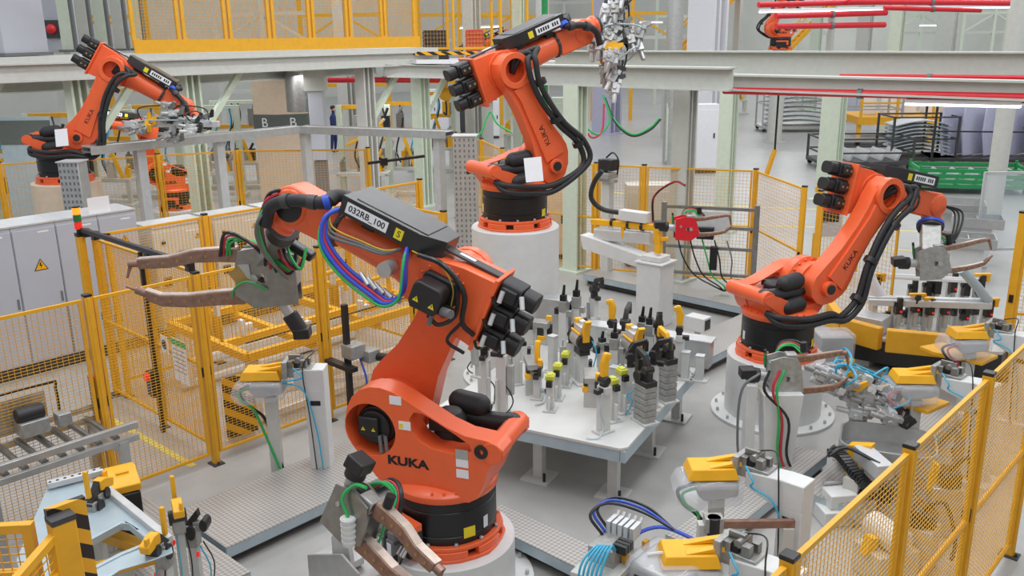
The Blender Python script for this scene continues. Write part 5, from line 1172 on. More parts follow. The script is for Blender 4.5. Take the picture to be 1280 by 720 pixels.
def tower(px, dep, ytop, label, yellow=True, lamp=True):
    top = atd(px, ytop, dep); z = top.z
    t = thing('clamp_tower', label, 'clamp', T(top.x, top.y, .46) @ RZ(R(43)))
    z -= .46
    b = MB(); b.box((0, .05, z * .45), (.1, .05, z * .9)); b.box((.0, .0, z * .25), (.07, .1, z * .5)); b.box((0, 0, .01), (.2, .18, .02)); b.build('post', FIXG, t, bevel=.004)
    b = MB(); b.box((0, -.02, z * .72), (.09, .1, z * .3)); b.cyl((-.06, 0, z * .86), (.06, 0, z * .86), .04, n=12); b.box((0, -.06, z * .95), (.06, .07, .12)); b.build('clamp_body', CHAR, t, bevel=.004)
    b = MB(); b.cyl((0, -.05, z * .2), (0, -.05, z * .58), .035, n=12); b.build('air_cylinder', ALU, t)
    if yellow: b = MB(); b.box((.0, -.04, z + .03), (.22, .06, .04)); b.box((.08, -.04, z - .02), (.05, .05, .1)); b.build('clamp_arm', YEL2, t, bevel=.004)
    if lamp: b = MB(); b.cyl((.02, -.07, z * .66), (.02, -.085, z * .66), .016, n=12); b.build('status_lamp', REDL, t)
for i, (px, dep, yt, yl) in enumerate([(1123, 12.0, 374, False), (1145, 11.95, 370, True), (1163, 11.9, 375, True), (1182, 11.9, 374, False), (1206, 11.85, 384, False), (1236, 11.75, 376, True)]):
    tower(px, dep, yt, ['clamp tower with red lamp at the left end of the sill', 'second clamp tower from the left end of the sill, yellow arm', 'third clamp tower from the left end of the sill, yellow arm', 'fourth clamp tower on the sill, behind the yellow lid', 'fifth clamp tower on the sill, low with red lamp', 'clamp tower with yellow arm at the right end of the sill'][i], yl)
for i, (px, dep, yt, yl) in enumerate([(1096, 12.7, 345, True), (1142, 12.65, 352, False), (1172, 12.6, 345, False), (1192, 12.6, 342, False), (1226, 12.5, 345, True)]):
    tower(px, dep, yt, ['rear clamp tower with yellow arm near the right robot hose', 'rear clamp tower under the welding gun', 'rear grey clamp tower right of the welding gun', 'rear grey clamp tower with red lamp behind the sill', 'rear clamp tower with yellow arm at the right end'][i], yl, i == 3)
for i, (px, dep, yt, yl) in enumerate([(1108, 12.3, 392, False), (1133, 12.35, 388, False), (1153, 12.3, 384, True), (1194, 12.2, 382, False), (1218, 12.2, 380, False), (1160, 12.7, 350, True), (1208, 12.65, 350, False)]):
    tower(px, dep, yt, ['low grey tower left of the sill clamp row', 'low grey tower behind the second sill clamp', 'low tower with yellow arm behind the third sill clamp', 'low grey tower behind the fourth sill clamp', 'low grey tower behind the fifth sill clamp', 'rear tower with yellow arm below the welding gun tips', 'rear grey tower under the end of the thin white rail'][i], yl, False)
t = thing('film_box', 'film-covered machine box between short pedestal and yellow bumper', 'box', T(*at(1040, 445, .3).xy, 0) @ RZ(R(43)))
b = MB(); b.box((0, 0, .3), (.42, .3, .6)); b.build('housing', ALU, t, bevel=.01); b = MB(); b.box((0, 0, .34), (.47, .35, .62)); b.build('plastic_film', FILM, t, bevel=.03)
# paper cards hanging on robots
for nm, (px, py, dep), lab in (('mid', (667, 212, 10.6), 'white paper card hanging on the robot above the tall pedestal'), ('back', (77, 172, 14.9), 'white paper card hanging on the robot behind the cabinets')):
    p = atd(px, py, dep); t = thing('paper_card', lab, 'paper', frame(p, CR + CU * .1, CU)); b = MB(); b.box((0, 0, 0), (.21, .004, .29)); b.build('sheet', LABEL, t)
    b = MB(); b.tube([(0, 0, .14), (.01, .01, .2), (.0, .03, .24)], .004, 6); b.build('string', BLKM, t)
# ---------------------------------------------------------------- hall structure and far equipment
def S(name, b, m, **k): return struct(b.build(name, m, **k))
def hcol(px, py, wd, h, m, name='column', z0=0., pos=None, round_=False, dx=None):
    p = pos or at(px, py, 0); b = MB(T(p.x, p.y, 0))
    if round_: b.cyl((0, 0, z0), (0, 0, h), wd / 2, n=24)
    else:
        b.box((0, 0, (h + z0) / 2), (wd * .9, wd * .12, h - z0))
        for s_ in (-1, 1): b.box((0, s_ * wd * .4, (h + z0) / 2), (wd, wd * .12, h - z0))
        b.box((0, 0, z0 + .02), (wd * 1.5, wd * 1.5, .04))
    return S(name, b, m)
HZ = 9.0
WALL = mat('hall_wall', (206, 208, 200), .7, 0, .06, .4)
# room shell
b = MB(); b.box((-15, 70, 4.5), (110, .3, 9.2)); S('wall_back', b, WALL)
b = MB(); b.box((-58, 25, 4.5), (.3, 118, 9.2)); S('wall_left', b, WALL)
b = MB(); b.box((38, 25, 4.5), (.3, 118, 9.2)); S('wall_right', b, WALL)
b = MB(); b.box((-15, -33, 4.5), (110, .3, 9.2)); S('wall_front', b, WALL)
# overhead beam and its columns, right half
def ibeam(p, q, h, w_, name, m=BEAMG):
    b = MB(); p, q = V(p), V(q); b.bar(p, q, .03, h); b.bar(p + V((0, 0, h / 2)), q + V((0, 0, h / 2)), w_, .03); b.bar(p - V((0, 0, h / 2)), q - V((0, 0, h / 2)), w_, .03); return S(name, b, m)
c1 = at(848, 350, 0); zb = atY(850, 101, c1.y).z
hcol(0, 0, .32, zb - .13, BEAMG, 'column_front', pos=c1)
ibeam((c1.x - .15, c1.y, zb), (c1.x + 16, c1.y, zb), .24, .28, 'beam_front')
c2 = at(718, 338, 0); zc = atY(718, 94, c2.y).z
hcol(0, 0, .34, zc - .17, COLG, 'column_mid', pos=c2)
ibeam((c2.x - 1.6, c2.y, zc), (c2.x + 3.2, c2.y, zc), .34, .3, 'beam_mid')
c3 = at(903, 290, 0); z3 = atY(903, 78, c3.y).z
hcol(0, 0, .32, z3 - .2, COLG, 'column_rear', pos=c3)
ibeam((c3.x - 5, c3.y, z3), (c3.x + 18, c3.y, z3), .46, .35, 'beam_rear')
c4 = at(1033, 250, 0)
hcol(0, 0, .5, 3.6, COLG, 'column_right', pos=c4)
hcol(1240, 265, .42, 8.5, GPAINT, 'column_right', round_=True)
# tubes and lamps hung from the beams
def tubelamp(p, q, label):
    t = thing('strip_lamp', label, 'lamp', T(0, 0, 0)); p, q = V(p), V(q)
    b = MB(); b.bar(p, q, .12, .06); b.build('housing', LABEL, t, bevel=.01); b = MB(); b.bar(p - V((0, 0, .045)), q - V((0, 0, .045)), .1, .035); b.build('tube', LAMP, t)
    b = MB(); m_ = (p + q) / 2; d_ = (q - p) * .3
    for s_ in (-1, 1): b.bar(m_ + d_ * s_, m_ + d_ * s_ + V((0, 0, .12)), .02, .02)
    b.build('hanger', ALU, t)
tubelamp(atY(1133, 126, c1.y), atY(1276, 129, c1.y), 'bright strip lamp under the front overhead beam')
tubelamp(atY(805, 88, c3.y + .2), atY(876, 92, c3.y + .2), 'bright strip lamp left of the front beam end')
tubelamp(atd(950, 13, 24), atd(1270, 7, 26), 'strip lamp above the red rails at the top right')
tubelamp(atd(575, 34, 38), atd(625, 32, 38), 'far strip lamp behind the upper platform')
tubelamp(atd(48, 18, 26), atd(72, 17, 26), 'strip lamp behind the upper left posts')
tubelamp(atd(800, 27, 44), atd(828, 27, 44), 'far strip lamp right of the raised gripper')
tubelamp(atd(1150, 31, 46), atd(1182, 31, 46), 'far strip lamp below the red rails')
def redtube(p, q, label, r=.05):
    t = thing('red_rail', label, 'rail', T(0, 0, 0)); b = MB(); b.cyl(p, q, r, n=14); b.build('tube', REDP, t); p, q = V(p), V(q)
    b = MB(); m_ = p.lerp(q, .5); b.lathe([(r, -.04), (r * 1.3, -.04), (r * 1.3, .04), (r, .04)], 12, frame(m_, q - p) @ RY(pi / 2)); b.build('joint_sleeve', GRYC, t)
redtube(atd(948, 6, 22), atd(1265, -2, 24), 'uppermost red rail at the top right', .07)
redtube(atd(1060, 2, 22.5), atd(1265, 4, 23.5), 'red rail crossing at the very top right', .07)
redtube(atd(970, 20, 22), atd(1108, 16, 23), 'second red rail of the left stack', .07)
redtube(atd(970, 33, 22), atd(1106, 31, 23), 'lowest red rail of the left stack', .07)
redtube(atd(1105, 10, 24), atd(1226, 13, 24.5), 'short red rail right of the stack', .06)
redtube(atY(905, 113, c1.y), atY(1290, 122, c1.y), 'red pipe under the front overhead beam', .06)
redtube(atY(1050, 95, c3.y - .3), atY(1290, 97, c3.y - .3), 'thin red pipe between the two overhead beams', .04)
redtube(atd(410, 100, 26), atd(560, 100, 26), 'red pipe under the upper platform', .08)
redtube(atd(668, 102, 24), atd(722, 101, 24), 'short red pipe behind the raised robot arm', .08)
# tall background columns
for px, py, w_, m, rd, dep in ((843, 0, .55, ALU, True, 30), (884, 0, 1.2, LABEL, False, 36), (1120, 0, .5, COLG, False, 40), (1182, 0, .8, BEAMG, False, 44), (590, 0, .45, GPAINT, False, 30), (678, 0, .5, GPAINT, True, 34), (650, 0, .4, COLG, False, 30), (430, 0, .5, GPAINT, False, 30), (1265, 0, .6, COLG, False, 42), (760, 0, 1.0, LILAC, False, 40), (1080, 0, .7, GPAINT, False, 52), (1020, 0, .5, COLG, False, 50)):
    p = atd(px, 50, dep); hcol(0, 0, w_, 8.8, m, 'column_hall', pos=V((p.x, p.y, 0)), round_=rd)
for px, w_, dep in ((690, .06, 30), (700, .05, 33)):
    pass
t = thing('green_pipe', 'vertical green pipe behind the raised robot arm', 'pipe', T(*atd(681, 40, 28).xy, 0)); b = MB(); b.cyl((0, 0, 0), (0, 0, 8.5), .1, n=14); b.build('pipe', GREENP, t); b = MB(); b.box((0, .15, 4.2), (.3, .3, .06)); b.build('bracket', GPAINT, t)
# ---- upper platform with yellow railings
PX0 = -17.6
q0, q1 = 3.5, 16.2
b = MB(); b.box((PX0 - 1.4, (q0 + q1) / 2, 4.06), (2.8, q1 - q0, .12)); S('slab_platform', b, GPAINT)
ibeam((PX0, q0, 3.86), (PX0, q1, 3.86), .3, .25, 'beam_platform', GPAINT)
ibeam((PX0 - 2.6, q0, 3.6), (PX0 - 2.6, q1, 3.6), .4, .3, 'beam_platform', BEAMG)
for y in (4.6, 7.1, 9.4, 14.0, 15.8):
    ibeam((PX0, y, 3.84), (PX0 - 5.5, y, 3.84), .26, .2, 'beam_platform', BEAMG)
    hcol(0, 0, .36, 3.7, COLG if y != 14.0 else GPAINT, 'column_platform', pos=V((PX0 - .3, y, 0)))
    b = MB(); b.bar((PX0 - .3, y, 2.2), (PX0 - .3, y + 1.2, 3.7), .12, .12); S('beam_brace', b, COLG)
for i in range(7):
    y = 8.2 + i * 1.05
    panel((PX0 - .07, y), (PX0 - .07, y + 1.0), 4.3, 6.2, ['yellow mesh guard on the platform above the back robot wrist', 'second yellow mesh guard on the upper platform edge', 'third yellow mesh guard on the upper platform edge', 'fourth yellow mesh guard, middle of the upper platform edge', 'fifth yellow mesh guard on the upper platform edge', 'sixth yellow mesh guard on the upper platform edge', 'last yellow mesh guard at the right end of the platform edge'][i], sx=.06, sz=.06, w=.007, fr=.07, group='platform guard panels')
t = thing('kick_plate', 'yellow kick plate along the edge of the upper platform', 'kick plate', T(PX0 - .02, 11.9, 4.13)); b = MB(); b.box((0, 0, .14), (.03, 7.4, .26)); b.build('plate', YEL, t); 
b = MB()
for k in range(8): b.box((-.02, -3.6 + k * 1.03, .15), (.02, .06, .28))
b.build('upright', YEL, t)
for i in range(5):
    p = atd(82 + 22 * i, 30, 23 + .4 * i); t = thing('wall_panel', ['first', 'second', 'third', 'fourth', 'fifth'][i] + ' tall grey panel from the left on the upper platform', 'panel', T(p.x, p.y, 4.12) @ RZ(R(43)))
    b = MB(); b.box((0, 0, 1.2), (.3, .12, 2.4)); b.build('sheet', GPAINT if i % 2 else COLG, t); b = MB(); b.box((.2, 0, 1.2), (.06, .1, 2.4)); b.build('edge_strip', GRYC, t); b = MB(); b.box((0, 0, .03), (.4, .3, .06)); b.build('foot', GRYC, t)
# machine cell on the platform's left and dark cell at far left
p = atd(-5, 40, 17.5); t = thing('machine_housing', 'grey machine housing at the top left photo corner', 'machine', T(p.x, p.y, 4.13) @ RZ(R(30))); b = MB(); b.box((0, 0, 1.2), (1.3, 1.2, 2.4)); b.build('housing', CAB, t, bevel=.02); b = MB(); b.box((.3, -.61, 1.2), (.5, .02, 2.0)); b.build('door', CAB, t, bevel=.01); b = MB(); b.box((0, 0, .03), (1.4, 1.3, .06)); b.build('base', GRYC, t)
p = atd(72, 40, 26); t = thing('tall_enclosure', 'grey enclosure with a red ball marker behind the upper left posts', 'machine', T(p.x, p.y, 4.13) @ RZ(R(43))); b = MB(); b.box((0, 0, .9), (1.1, .5, 1.8)); b.build('body', CAB, t, bevel=.02); b = MB(); b.ball((0, -.35, .6), .14); b.build('marker_ball', REDP, t); b = MB(); b.box((0, -.28, .6), (.4, .08, .5)); b.build('recess_plate', DGREY, t); b = MB(); b.box((0, 0, -2.07), (.4, .4, 4.1)); b.build('support_column', GPAINT, t)
# right hand deck, hazard edge
b = MB(); a_, e_ = atd(470, 76, 25), atd(700, 78, 27.5); b.bar(a_, e_, 5.0, .12); S('slab_deck', b, GPAINT)
ibeam(atd(480, 88, 22), atd(640, 92, 24), .3, .3, 'beam_deck', GPAINT)
t = thing('hazard_strip', 'black and yellow hazard strip along the deck behind the raised robot', 'edge strip', T(0, 0, 0)); b = MB(); b.bar(atd(518, 67, 22.4), atd(612, 66, 23.6), .1, .09); b.build('strip', HAZ, t); b = MB(); b.bar(atd(515, 77, 22.4), atd(640, 77, 23.9), .5, .1); b.build('ledge', LABEL, t)
DECK = atd(580, 77, 26).z + .08
for k, (xa, xb) in enumerate(((520, 561), (566, 616), (625, 660))):
    a_, e_ = atd(xa, 55, 23.5), atd(xb, 55, 24.2); panel(a_, e_, 4.05, 6.0, ['yellow framed guard window left of the black energy box', 'yellow framed guard window behind the black energy box', 'yellow framed guard window right of the black energy box'][k], sx=.1, sz=.1, group='deck guard windows', fr=.06)
    p = (a_ + e_) / 2 - CF * -1.2
    t = thing('stacked_crate', ['dark olive slatted box behind the left guard window', 'red slatted box behind the middle guard window', 'red slatted box behind the right guard window'][k], 'crate', T(p.x, p.y, .06 + max(a_.z, 0) - 0 if False else DECK) @ RZ(R(43))); b = MB()
    for i in range(7): b.box((0, 0, .06 + .11 * i), (.7 if k == 0 else .5, .4, .09))
    b.build('slats', [DGREY, BRICK, BRICK][k], t); b = MB(); b.box((0, 0, .4), (.66 if k == 0 else .46, .36, .8)); b.build('body', [CHAR, REDP, REDP][k], t)
# ---- beige tower with slate band lettered B, duct
p = atd(350, 150, 24.5); Mt_ = T(p.x, p.y, 0) @ RZ(R(48))
t = thing('service_tower', 'beige service tower with a dark band lettered B under the platform', 'tower', Mt_)
bw = 2.1
b = MB(); b.prism([(-.72, .14), (-.05, -.1), (.72, .1), (.72, .9), (-.72, .9)], 0, 3.7, 'xy'); b.build('body', PEACH, t)
zz = p.z
b = MB(); b.prism([(-.74, .13), (-.05, -.12), (.74, .09), (.74, .92), (-.74, .92)], zz - .35, zz + .15, 'xy'); b.build('band', SLATEG, t)
text('lettering', 'B', .36, T(-.42, .012, zz - .08) @ RZ(R(-19.9)) @ RX(pi / 2), LABEL, t, .006); text('lettering', 'B', .36, T(.35, -.015, zz - .08) @ RZ(R(14.9)) @ RX(pi / 2), LABEL, t, .006)
p = atd(374, 100, 22.5); t = thing('vent_duct', 'shiny cylindrical duct hanging under the platform', 'duct', T(p.x, p.y, 0)); b = MB(); b.cyl((0, 0, 2.6), (0, 0, 3.72), .36, n=32); b.build('duct', STEEL, t); b = MB(); b.cyl((0, 0, 3.6), (0, 0, 3.72), .4, n=32); b.build('collar', ALUL, t)
p = atd(396, 125, 22); t = thing('switch_column', 'grey narrow cabinet hanging under the platform by the worker', 'cabinet', T(p.x, p.y, 0) @ RZ(R(43))); b = MB(); b.box((0, 0, 2.3), (.36, .3, 1.7)); b.build('body', CAB, t, bevel=.01); b = MB(); b.box((0, 0, .7), (.3, .2, 1.45)); b.build('pedestal', GRYC, t); b = MB(); b.box((0, 0, 3.45), (.5, .4, .6)); b.build('head', BEAMG, t)
# worker in the far aisle
def worker(p, label):
    me = bpy.data.meshes.new('person')
    vs = [(0, 0, .95), (0, 0, 1.2), (0, -.02, 1.42), (0, -.02, 1.52), (0, -.04, 1.68), (.1, 0, .9), (.11, -.03, .5), (.12, .02, .06), (.12, -.14, .03), (-.1, 0, .9), (-.13, .05, .5), (-.13, .1, .06), (-.13, -.05, .03), (.2, 0, 1.4), (.27, -.04, 1.15), (.24, -.24, 1.02), (-.2, 0, 1.4), (-.27, -.02, 1.15), (-.22, -.24, 1.05)]
    es = [(0, 1), (1, 2), (2, 3), (3, 4), (0, 5), (5, 6), (6, 7), (7, 8), (0, 9), (9, 10), (10, 11), (11, 12), (2, 13), (13, 14), (14, 15), (2, 16), (16, 17), (17, 18)]
    rad = [.16, .15, .15, .06, .11, .1, .075, .05, .045, .1, .075, .05, .045, .07, .05, .04, .07, .05, .04]
    me.from_pydata(vs, es, []); o = bpy.data.objects.new('person', me); col.objects.link(o); o.matrix_world = T(*p) @ RZ(R(130))
    sk = o.modifiers.new('Skin', 'SKIN'); 
    for v, r in zip(me.skin_vertices[0].data, rad): v.radius = (r, r * .85)
    me.skin_vertices[0].data[0].use_root = True
    su = o.modifiers.new('Sub', 'SUBSURF'); su.levels = 1; su.render_levels = 2
    me.materials.append(DENIM)
    tag(o, label, 'person')
    b = MB(); b.ball((0, -.05, 1.68), .1, 14, 10, (.85, 1, 1.2)); b.ball((0, -.155, 1.67), .018, 8, 6); b.build('face', SKIN, o)
    b = MB(); b.ball((0, -.02, 1.74), .108, 14, 10, (.9, 1, .85)); b.build('hair', HAIR, o)
p = at(419, 190, 0); worker((p.x, p.y, 0), 'person in navy overalls standing beyond the cell under the platform')
# ---- more robots in the distance
rs, *_ = robot('handling_robot', 'small orange robot behind the mesh fence below the cable tray', (*atd(222, 260, 20.5).xy, max(.3, atd(222, 260, 20.5).z)), -110, 82, 10, .47, 1.0, 1.3, 1.2, tooldir=(.5, 0, -.8), dress=False, tcol=ORANGE)
rs.matrix_world = rs.matrix_world @ MX.Scale(.82, 4)
pf = atd(222, 260, 20.5); pedestal('robot_pedestal', 'grey pedestal of the small robot below the cable tray', pf.xy, max(.3, pf.z), m=GPAINT)
r_ = RB['mid'][0]
for k, (px, py, dep, rot, lab) in enumerate(((606, 125, 33, 40, 'distant orange robot behind the black motors of the raised robot'), (975, 62, 36, -120, 'distant orange robot below the red rails'))):
    p = atd(px, py, dep); zz = max(0.02, p.z); dup(r_, T(p.x, p.y, zz) @ RZ(R(rot)), lab)
    pedestal('robot_pedestal', ['distant pedestal under the robot behind the raised arm', 'distant pedestal under the robot below the red rails', 'distant pedestal behind the back robot'][k], p.xy, zz, r=.3, fl=.45, m=GPAINT)
# ---- far equipment
def machine_box(px, py, w_, d, h, m, label, name='far_cabinet', yaw=43, doors=2, cat='cabinet', pos=None):
    p = pos or at(px, py, 0); t = thing(name, label, cat, T(p.x, p.y, 0) @ RZ(R(yaw)))
    b = MB(); b.box((0, 0, h / 2 + .05), (w_, d, h - .1)); b.build('body', m, t, bevel=.01); b = MB(); b.box((0, 0, .05), (w_ * .95, d * .95, .1)); b.build('plinth', PLINTH, t)
    for k in range(doors):
        b = MB(); b.box((-w_ / 2 + w_ * (k + .5) / doors, -d / 2 - .011, h / 2), (w_ / doors - .04, .02, h * .85)); dr = b.build('door', m, t, bevel=.006)
        b = MB(); b.box((-w_ / 2 + w_ * (k + .8) / doors, -d / 2 - .03, h * .55), (.04, .02, .16)); b.build('handle', BLKM, dr)
    return t
machine_box(548, 165, 1.1, .7, 2.0, LABEL, 'white machine panel left of the yellow lifting hook', doors=2)
machine_box(612, 172, .9, .7, 1.7, LABEL, 'white machine panel behind the black wrist motors', doors=2)
machine_box(585, 165, .7, .6, 1.9, DGREY, 'dark grey machine panel between the two white ones', doors=1)
machine_box(838, 205, .45, .4, 2.1, COLG, 'pale green control box fed by the hanging cables', 'control_box', doors=1)
machine_box(704, 212, .8, .5, 2.4, COLG, 'pale green control box behind the raised robot arm', 'control_box', doors=1)
machine_box(880, 215, .7, .5, 2.2, LABEL, 'white cabinet behind the grey overhead beam column', doors=1)
machine_box(1062, 150, 2.0, 1.4, 3.2, CAB, 'large grey machine behind the far mesh racks', doors=2)
machine_box(1180, 60, 2.2, 1.5, 3.2, COLG, 'far pale machine below the red rails', pos=V((*atd(1195, 60, 48).xy, 0)))
machine_box(449, 216, .55, .4, 1.5, PEACH, 'small cream cabinet behind the cable tray', doors=1)
machine_box(760, 330, .9, .5, 1.6, CABW, 'cream cabinet behind the camera post', doors=1, pos=V((-9.75, 14.4, 0)))
machine_box(690, 330, .8, .5, 1.5, PEACH, 'beige cabinet right of the tall pedestal behind the fence', doors=1, pos=V((-11.6, 13.6, 0)))
t = thing('lifting_hook', 'yellow chain hoist hook hanging before the white machine panels', 'hoist', T(*atd(557, 118, 27))); b = MB(); b.ball((0, 0, 0), .22, 14, 8, (1, 1, .9)); b.cyl((0, 0, .15), (0, 0, .5), .08, n=10); b.build('hook_block', YEL2, t); b = MB(); b.cyl((0, 0, .5), (0, 0, 5), .02, n=6); b.build('chain', GRYC, t); b = MB(); b.tube([(0, 0, -.18), (.02, 0, -.4), (0, 0, -.6), (-.1, 0, -.55)], .03, 6); b.build('hook', CHAR, t)
# hanging hoses red/green
for k, (pts, m, lab) in enumerate([([(725, 118), (718, 140), (745, 168), (762, 150), (754, 118)], GREEN, 'green cable loop hanging under the raised gripper'), ([(724, 116), (735, 168), (752, 165), (755, 130)], REDC, 'red cable loop hanging under the raised gripper'), ([(755, 120), (768, 150), (790, 168), (812, 160), (824, 148)], GREEN, 'green cable hanging across to the pale green control box'), ([(756, 122), (770, 154), (790, 170), (812, 163), (826, 149)], BLKM, 'black cable hanging across to the pale green control box'),
     ([(590, 175), (602, 165), (607, 150), (612, 140)], GREEN, 'green cable behind the black wrist motors'), ([(614, 140), (622, 155), (640, 166)], GREEN, 'teal cable right of the black wrist motors')]):
    o = MB(); o.tube([atd(x, y, 19.5) for x, y in pts], .022, 8, 6); o = o.build('hanging_cable', m); tag(o, lab, 'cable')
# stillages, pallets, racks in the far aisle
def stillage(px, py, w_, d, h, m, label, content=None, yaw=43, cat='rack', name='stillage', solid=False):
    p = at(px, py, 0); t = thing(name, label, cat, T(p.x, p.y, 0) @ RZ(R(yaw)))
    b = MB(); b.box((0, 0, .22), (w_, d, .1)); b.build('base', m, t)
    for sx in (-1, 1):
        for sy in (-1, 1):
            b = MB(); b.box((sx * (w_ / 2 - .04), sy * (d / 2 - .04), h / 2 + .08), (.07, .07, h - .1)); b.build('post', m, t)
            b = MB(); b.cyl((sx * (w_ / 2 - .12), sy * (d / 2 - .1) - .03, .09), (sx * (w_ / 2 - .12), sy * (d / 2 - .1) + .03, .09), .085, n=14); b.build('wheel', CHAR, t)
    for z in ((h * .55, h) if not solid else (.35, .5, .65)):
        for sy in (-1, 1): b = MB(); b.box((0, sy * (d / 2 - .04), z), (w_, .05, .05 if not solid else .1)); b.build('rail', m, t)
        for sx in (-1, 1): b = MB(); b.box((sx * (w_ / 2 - .04), 0, z), (.05, d, .05 if not solid else .1)); b.build('rail', m, t)
    if content == 'sheets':
        for i in range(9):
            o = MB(); w2 = w_ * .42
            o.prism([(-w2 + .06 * k * w2 / .6, .0 + .16 * sin(pi * k / 20)) for k in range(21)] + [(-w2 + .06 * (20 - k) * w2 / .6, -.03 + .16 * sin(pi * (20 - k) / 20)) for k in range(21)], -d * .35, d * .35, 'xz', p_m(t) @ T(0, 0, .34 + i * (h - .5) / 9))
            o = o.build('pressed_panel', PALEB if i % 2 else ALUL); tag(o, 'pressed steel panel in the ' + label.split(' ', 1)[1] if False else 'pressed steel panel stacked in the ' + label, 'car part', 'pressed panels in the ' + label)
    if content == 'parts':
        for i in range(5):
            o = MB(p_m(t) @ T(-w_ * .35 + w_ * .17 * i, 0, .27)); o.prism([(0, 0), (.1, .0), (.22, .3), (.16, .34), (.04, .1)], -d * .35, d * .35, 'xz'); o = o.build('metal_part', ALUL, bevel=.01); tag(o, 'bent metal part lying in the ' + label, 'car part', 'bent metal parts in the ' + label)
    return t
def p_m(t): return t.matrix_world.copy()
stillage(994, 163, 3.4, 1.8, 2.3, ALU, 'grey wheeled stillage below the red pipe', 'sheets', 38)
stillage(1208, 238, 2.9, 1.5, .75, GREENP, 'green wheeled pallet cage', 'parts', 30, 'pallet', 'pallet_cage', True)
stillage(1072, 208, 3.0, 1.8, 1.0, DGREY, 'low dark stillage left of the green cage', 'parts', 40)
stillage(1142, 203, 2.2, 1.6, 1.6, DGREY, 'tall dark stillage behind the green cage', 'sheets', 40)
stillage(1075, 180, 2.6, 1.6, 2.6, ALU, 'grey mesh stillage left of the dark ones', None, 40)
stillage(1235, 205, 4.0, 1.6, 2.1, CHAR, 'black rack of lilac body panels at the right edge', None, 30)
for i in range(5):
    p = at(1195 + 26 * i, 203, 0); o = MB(T(p.x, p.y, .3) @ RZ(R(75)) @ RX(R(-8))); o.prism([(-.9, 0), (.9, 0), (.95, .8), (.6, 1.6), (-.7, 1.6), (-.95, .8)], -.03, .03, 'xz'); o = o.build('body_panel', LILAC, bevel=.01); tag(o, 'lilac car body panel standing in the black rack', 'car part', 'lilac panels in the black rack')
t = thing('work_platform', 'yellow railed work platform in the far right aisle', 'platform', T(*at(1165, 174, 0).xy, 0) @ RZ(R(38)))
b = MB(); b.box((0, 0, .9), (7, 3, .3)); b.build('deck', YEL, t)
for x in (-3.4, -2, -.6, .8, 2.2, 3.4):
    b = MB(); b.box((x, -1.45, 1.6), (.09, .09, 1.3)); b.build('railing_post', YEL, t); b = MB(); b.box((x, -1.3, .4), (.15, .15, .8)); b.build('leg', YEL, t)
for z in (1.6, 2.2): b = MB(); b.box((0, -1.45, z), (7, .07, .07)); b.build('railing', YEL, t)
for i in range(7):
    p = at(1120 + 18 * i, 170, 0); zz = 1.05; o = MB(t.matrix_world @ T(-2.7 + .8 * i, 0, 1.05)); o.prism([(-.25, 0), (.25, 0), (.2, .8), (.05, 1.2 - .1 * (i % 3)), (-.2, .9)], -.3, .3, 'xz'); o = o.build('white_part', LABEL, bevel=.03); tag(o, 'pale moulded part standing on the yellow work platform', 'car part', 'pale parts on the work platform')
# grey trays near right robot wrist
for k, (px, py, lab) in enumerate(((1195, 262, 'grey steel tray box beside the right robot wrist, larger upper one'), (1222, 274, 'grey steel tray box with small parts, right of the larger tray'), (1212, 290, 'divided grey steel tray box, the lowest of the three'))):
    p = at(px, py, .9); t = thing('tray_box', lab, 'tray', T(p.x, p.y, 0) @ RZ(R(20)))
    w_, d = (1.0, .9) if k == 0 else (.85, .6); z = .9 - .12 * k
    b = MB(); b.box((0, 0, z), (w_, d, .02)); 
    for s_ in (-1, 1): b.box((s_ * w_ / 2, 0, z + .09), (.02, d, .18)); b.box((0, s_ * d / 2, z + .09), (w_, .02, .18))
    if k: b.box((0, 0, z + .07), (.02, d, .14))
    b.build('tray', ALU, t); b = MB(); b.box((0, 0, z / 2), (.5, .4, z - .02)); b.build('stand', WPAINT, t)
# transparent guard frame right
t = thing('acrylic_screen', 'clear acrylic screen in a pale frame at the right edge', 'screen', T(*at(1262, 330, 0).xy, 0) @ RZ(R(43)))
b = MB()
for x in (-.7, .7): b.box((x, 0, .9), (.05, .05, 1.8))
for z in (.3, 1.78): b.box((0, 0, z), (1.4, .05, .05))
b.build('frame', ALUL, t); b = MB(); b.box((0, 0, 1.04), (1.36, .01, 1.44)); b.build('pane', ACRYL, t); b = MB(); b.box((-.7, 0, .01), (.2, .3, .02)); b.box((.7, 0, .01), (.2, .3, .02)); b.build('foot', GPAINT, t)
t = thing('yellow_inspection_post', 'yellow bracket with a black stem on the rear fence post', 'bracket', T(*atd(958, 213, 15.2))); b = MB(); b.bar((0, 0, -.1), CR * .12 + V((0, 0, .35)), .12, .05); b.build('bracket', YEL, t); b = MB(); b.bar(CR * .12 + V((0, 0, .35)), CR * .12 + V((0, 0, 1.5)), .025, .025); b.build('stem', BLKM, t)
t = thing('wall_control_panel', 'grey control panel in a yellow frame left of the right robot arm', 'control panel', T(*at(1030, 345, 0).xy, 0) @ RZ(R(43)))
b = MB(); b.box((0, 0, 1.15), (.42, .2, .75)); b.build('housing', CAB, t, bevel=.01); b = MB(); b.box((0, -.105, 1.25), (.3, .01, .4)); b.build('screen', CHAR, t); b = MB(); b.box((.2, .1, 1.62), (.9, .06, .1)); b.box((.6, .1, .85), (.08, .06, 1.6)); b.box((-.2, .1, .4), (.06, .06, .8)); b.build('frame', YEL, t)

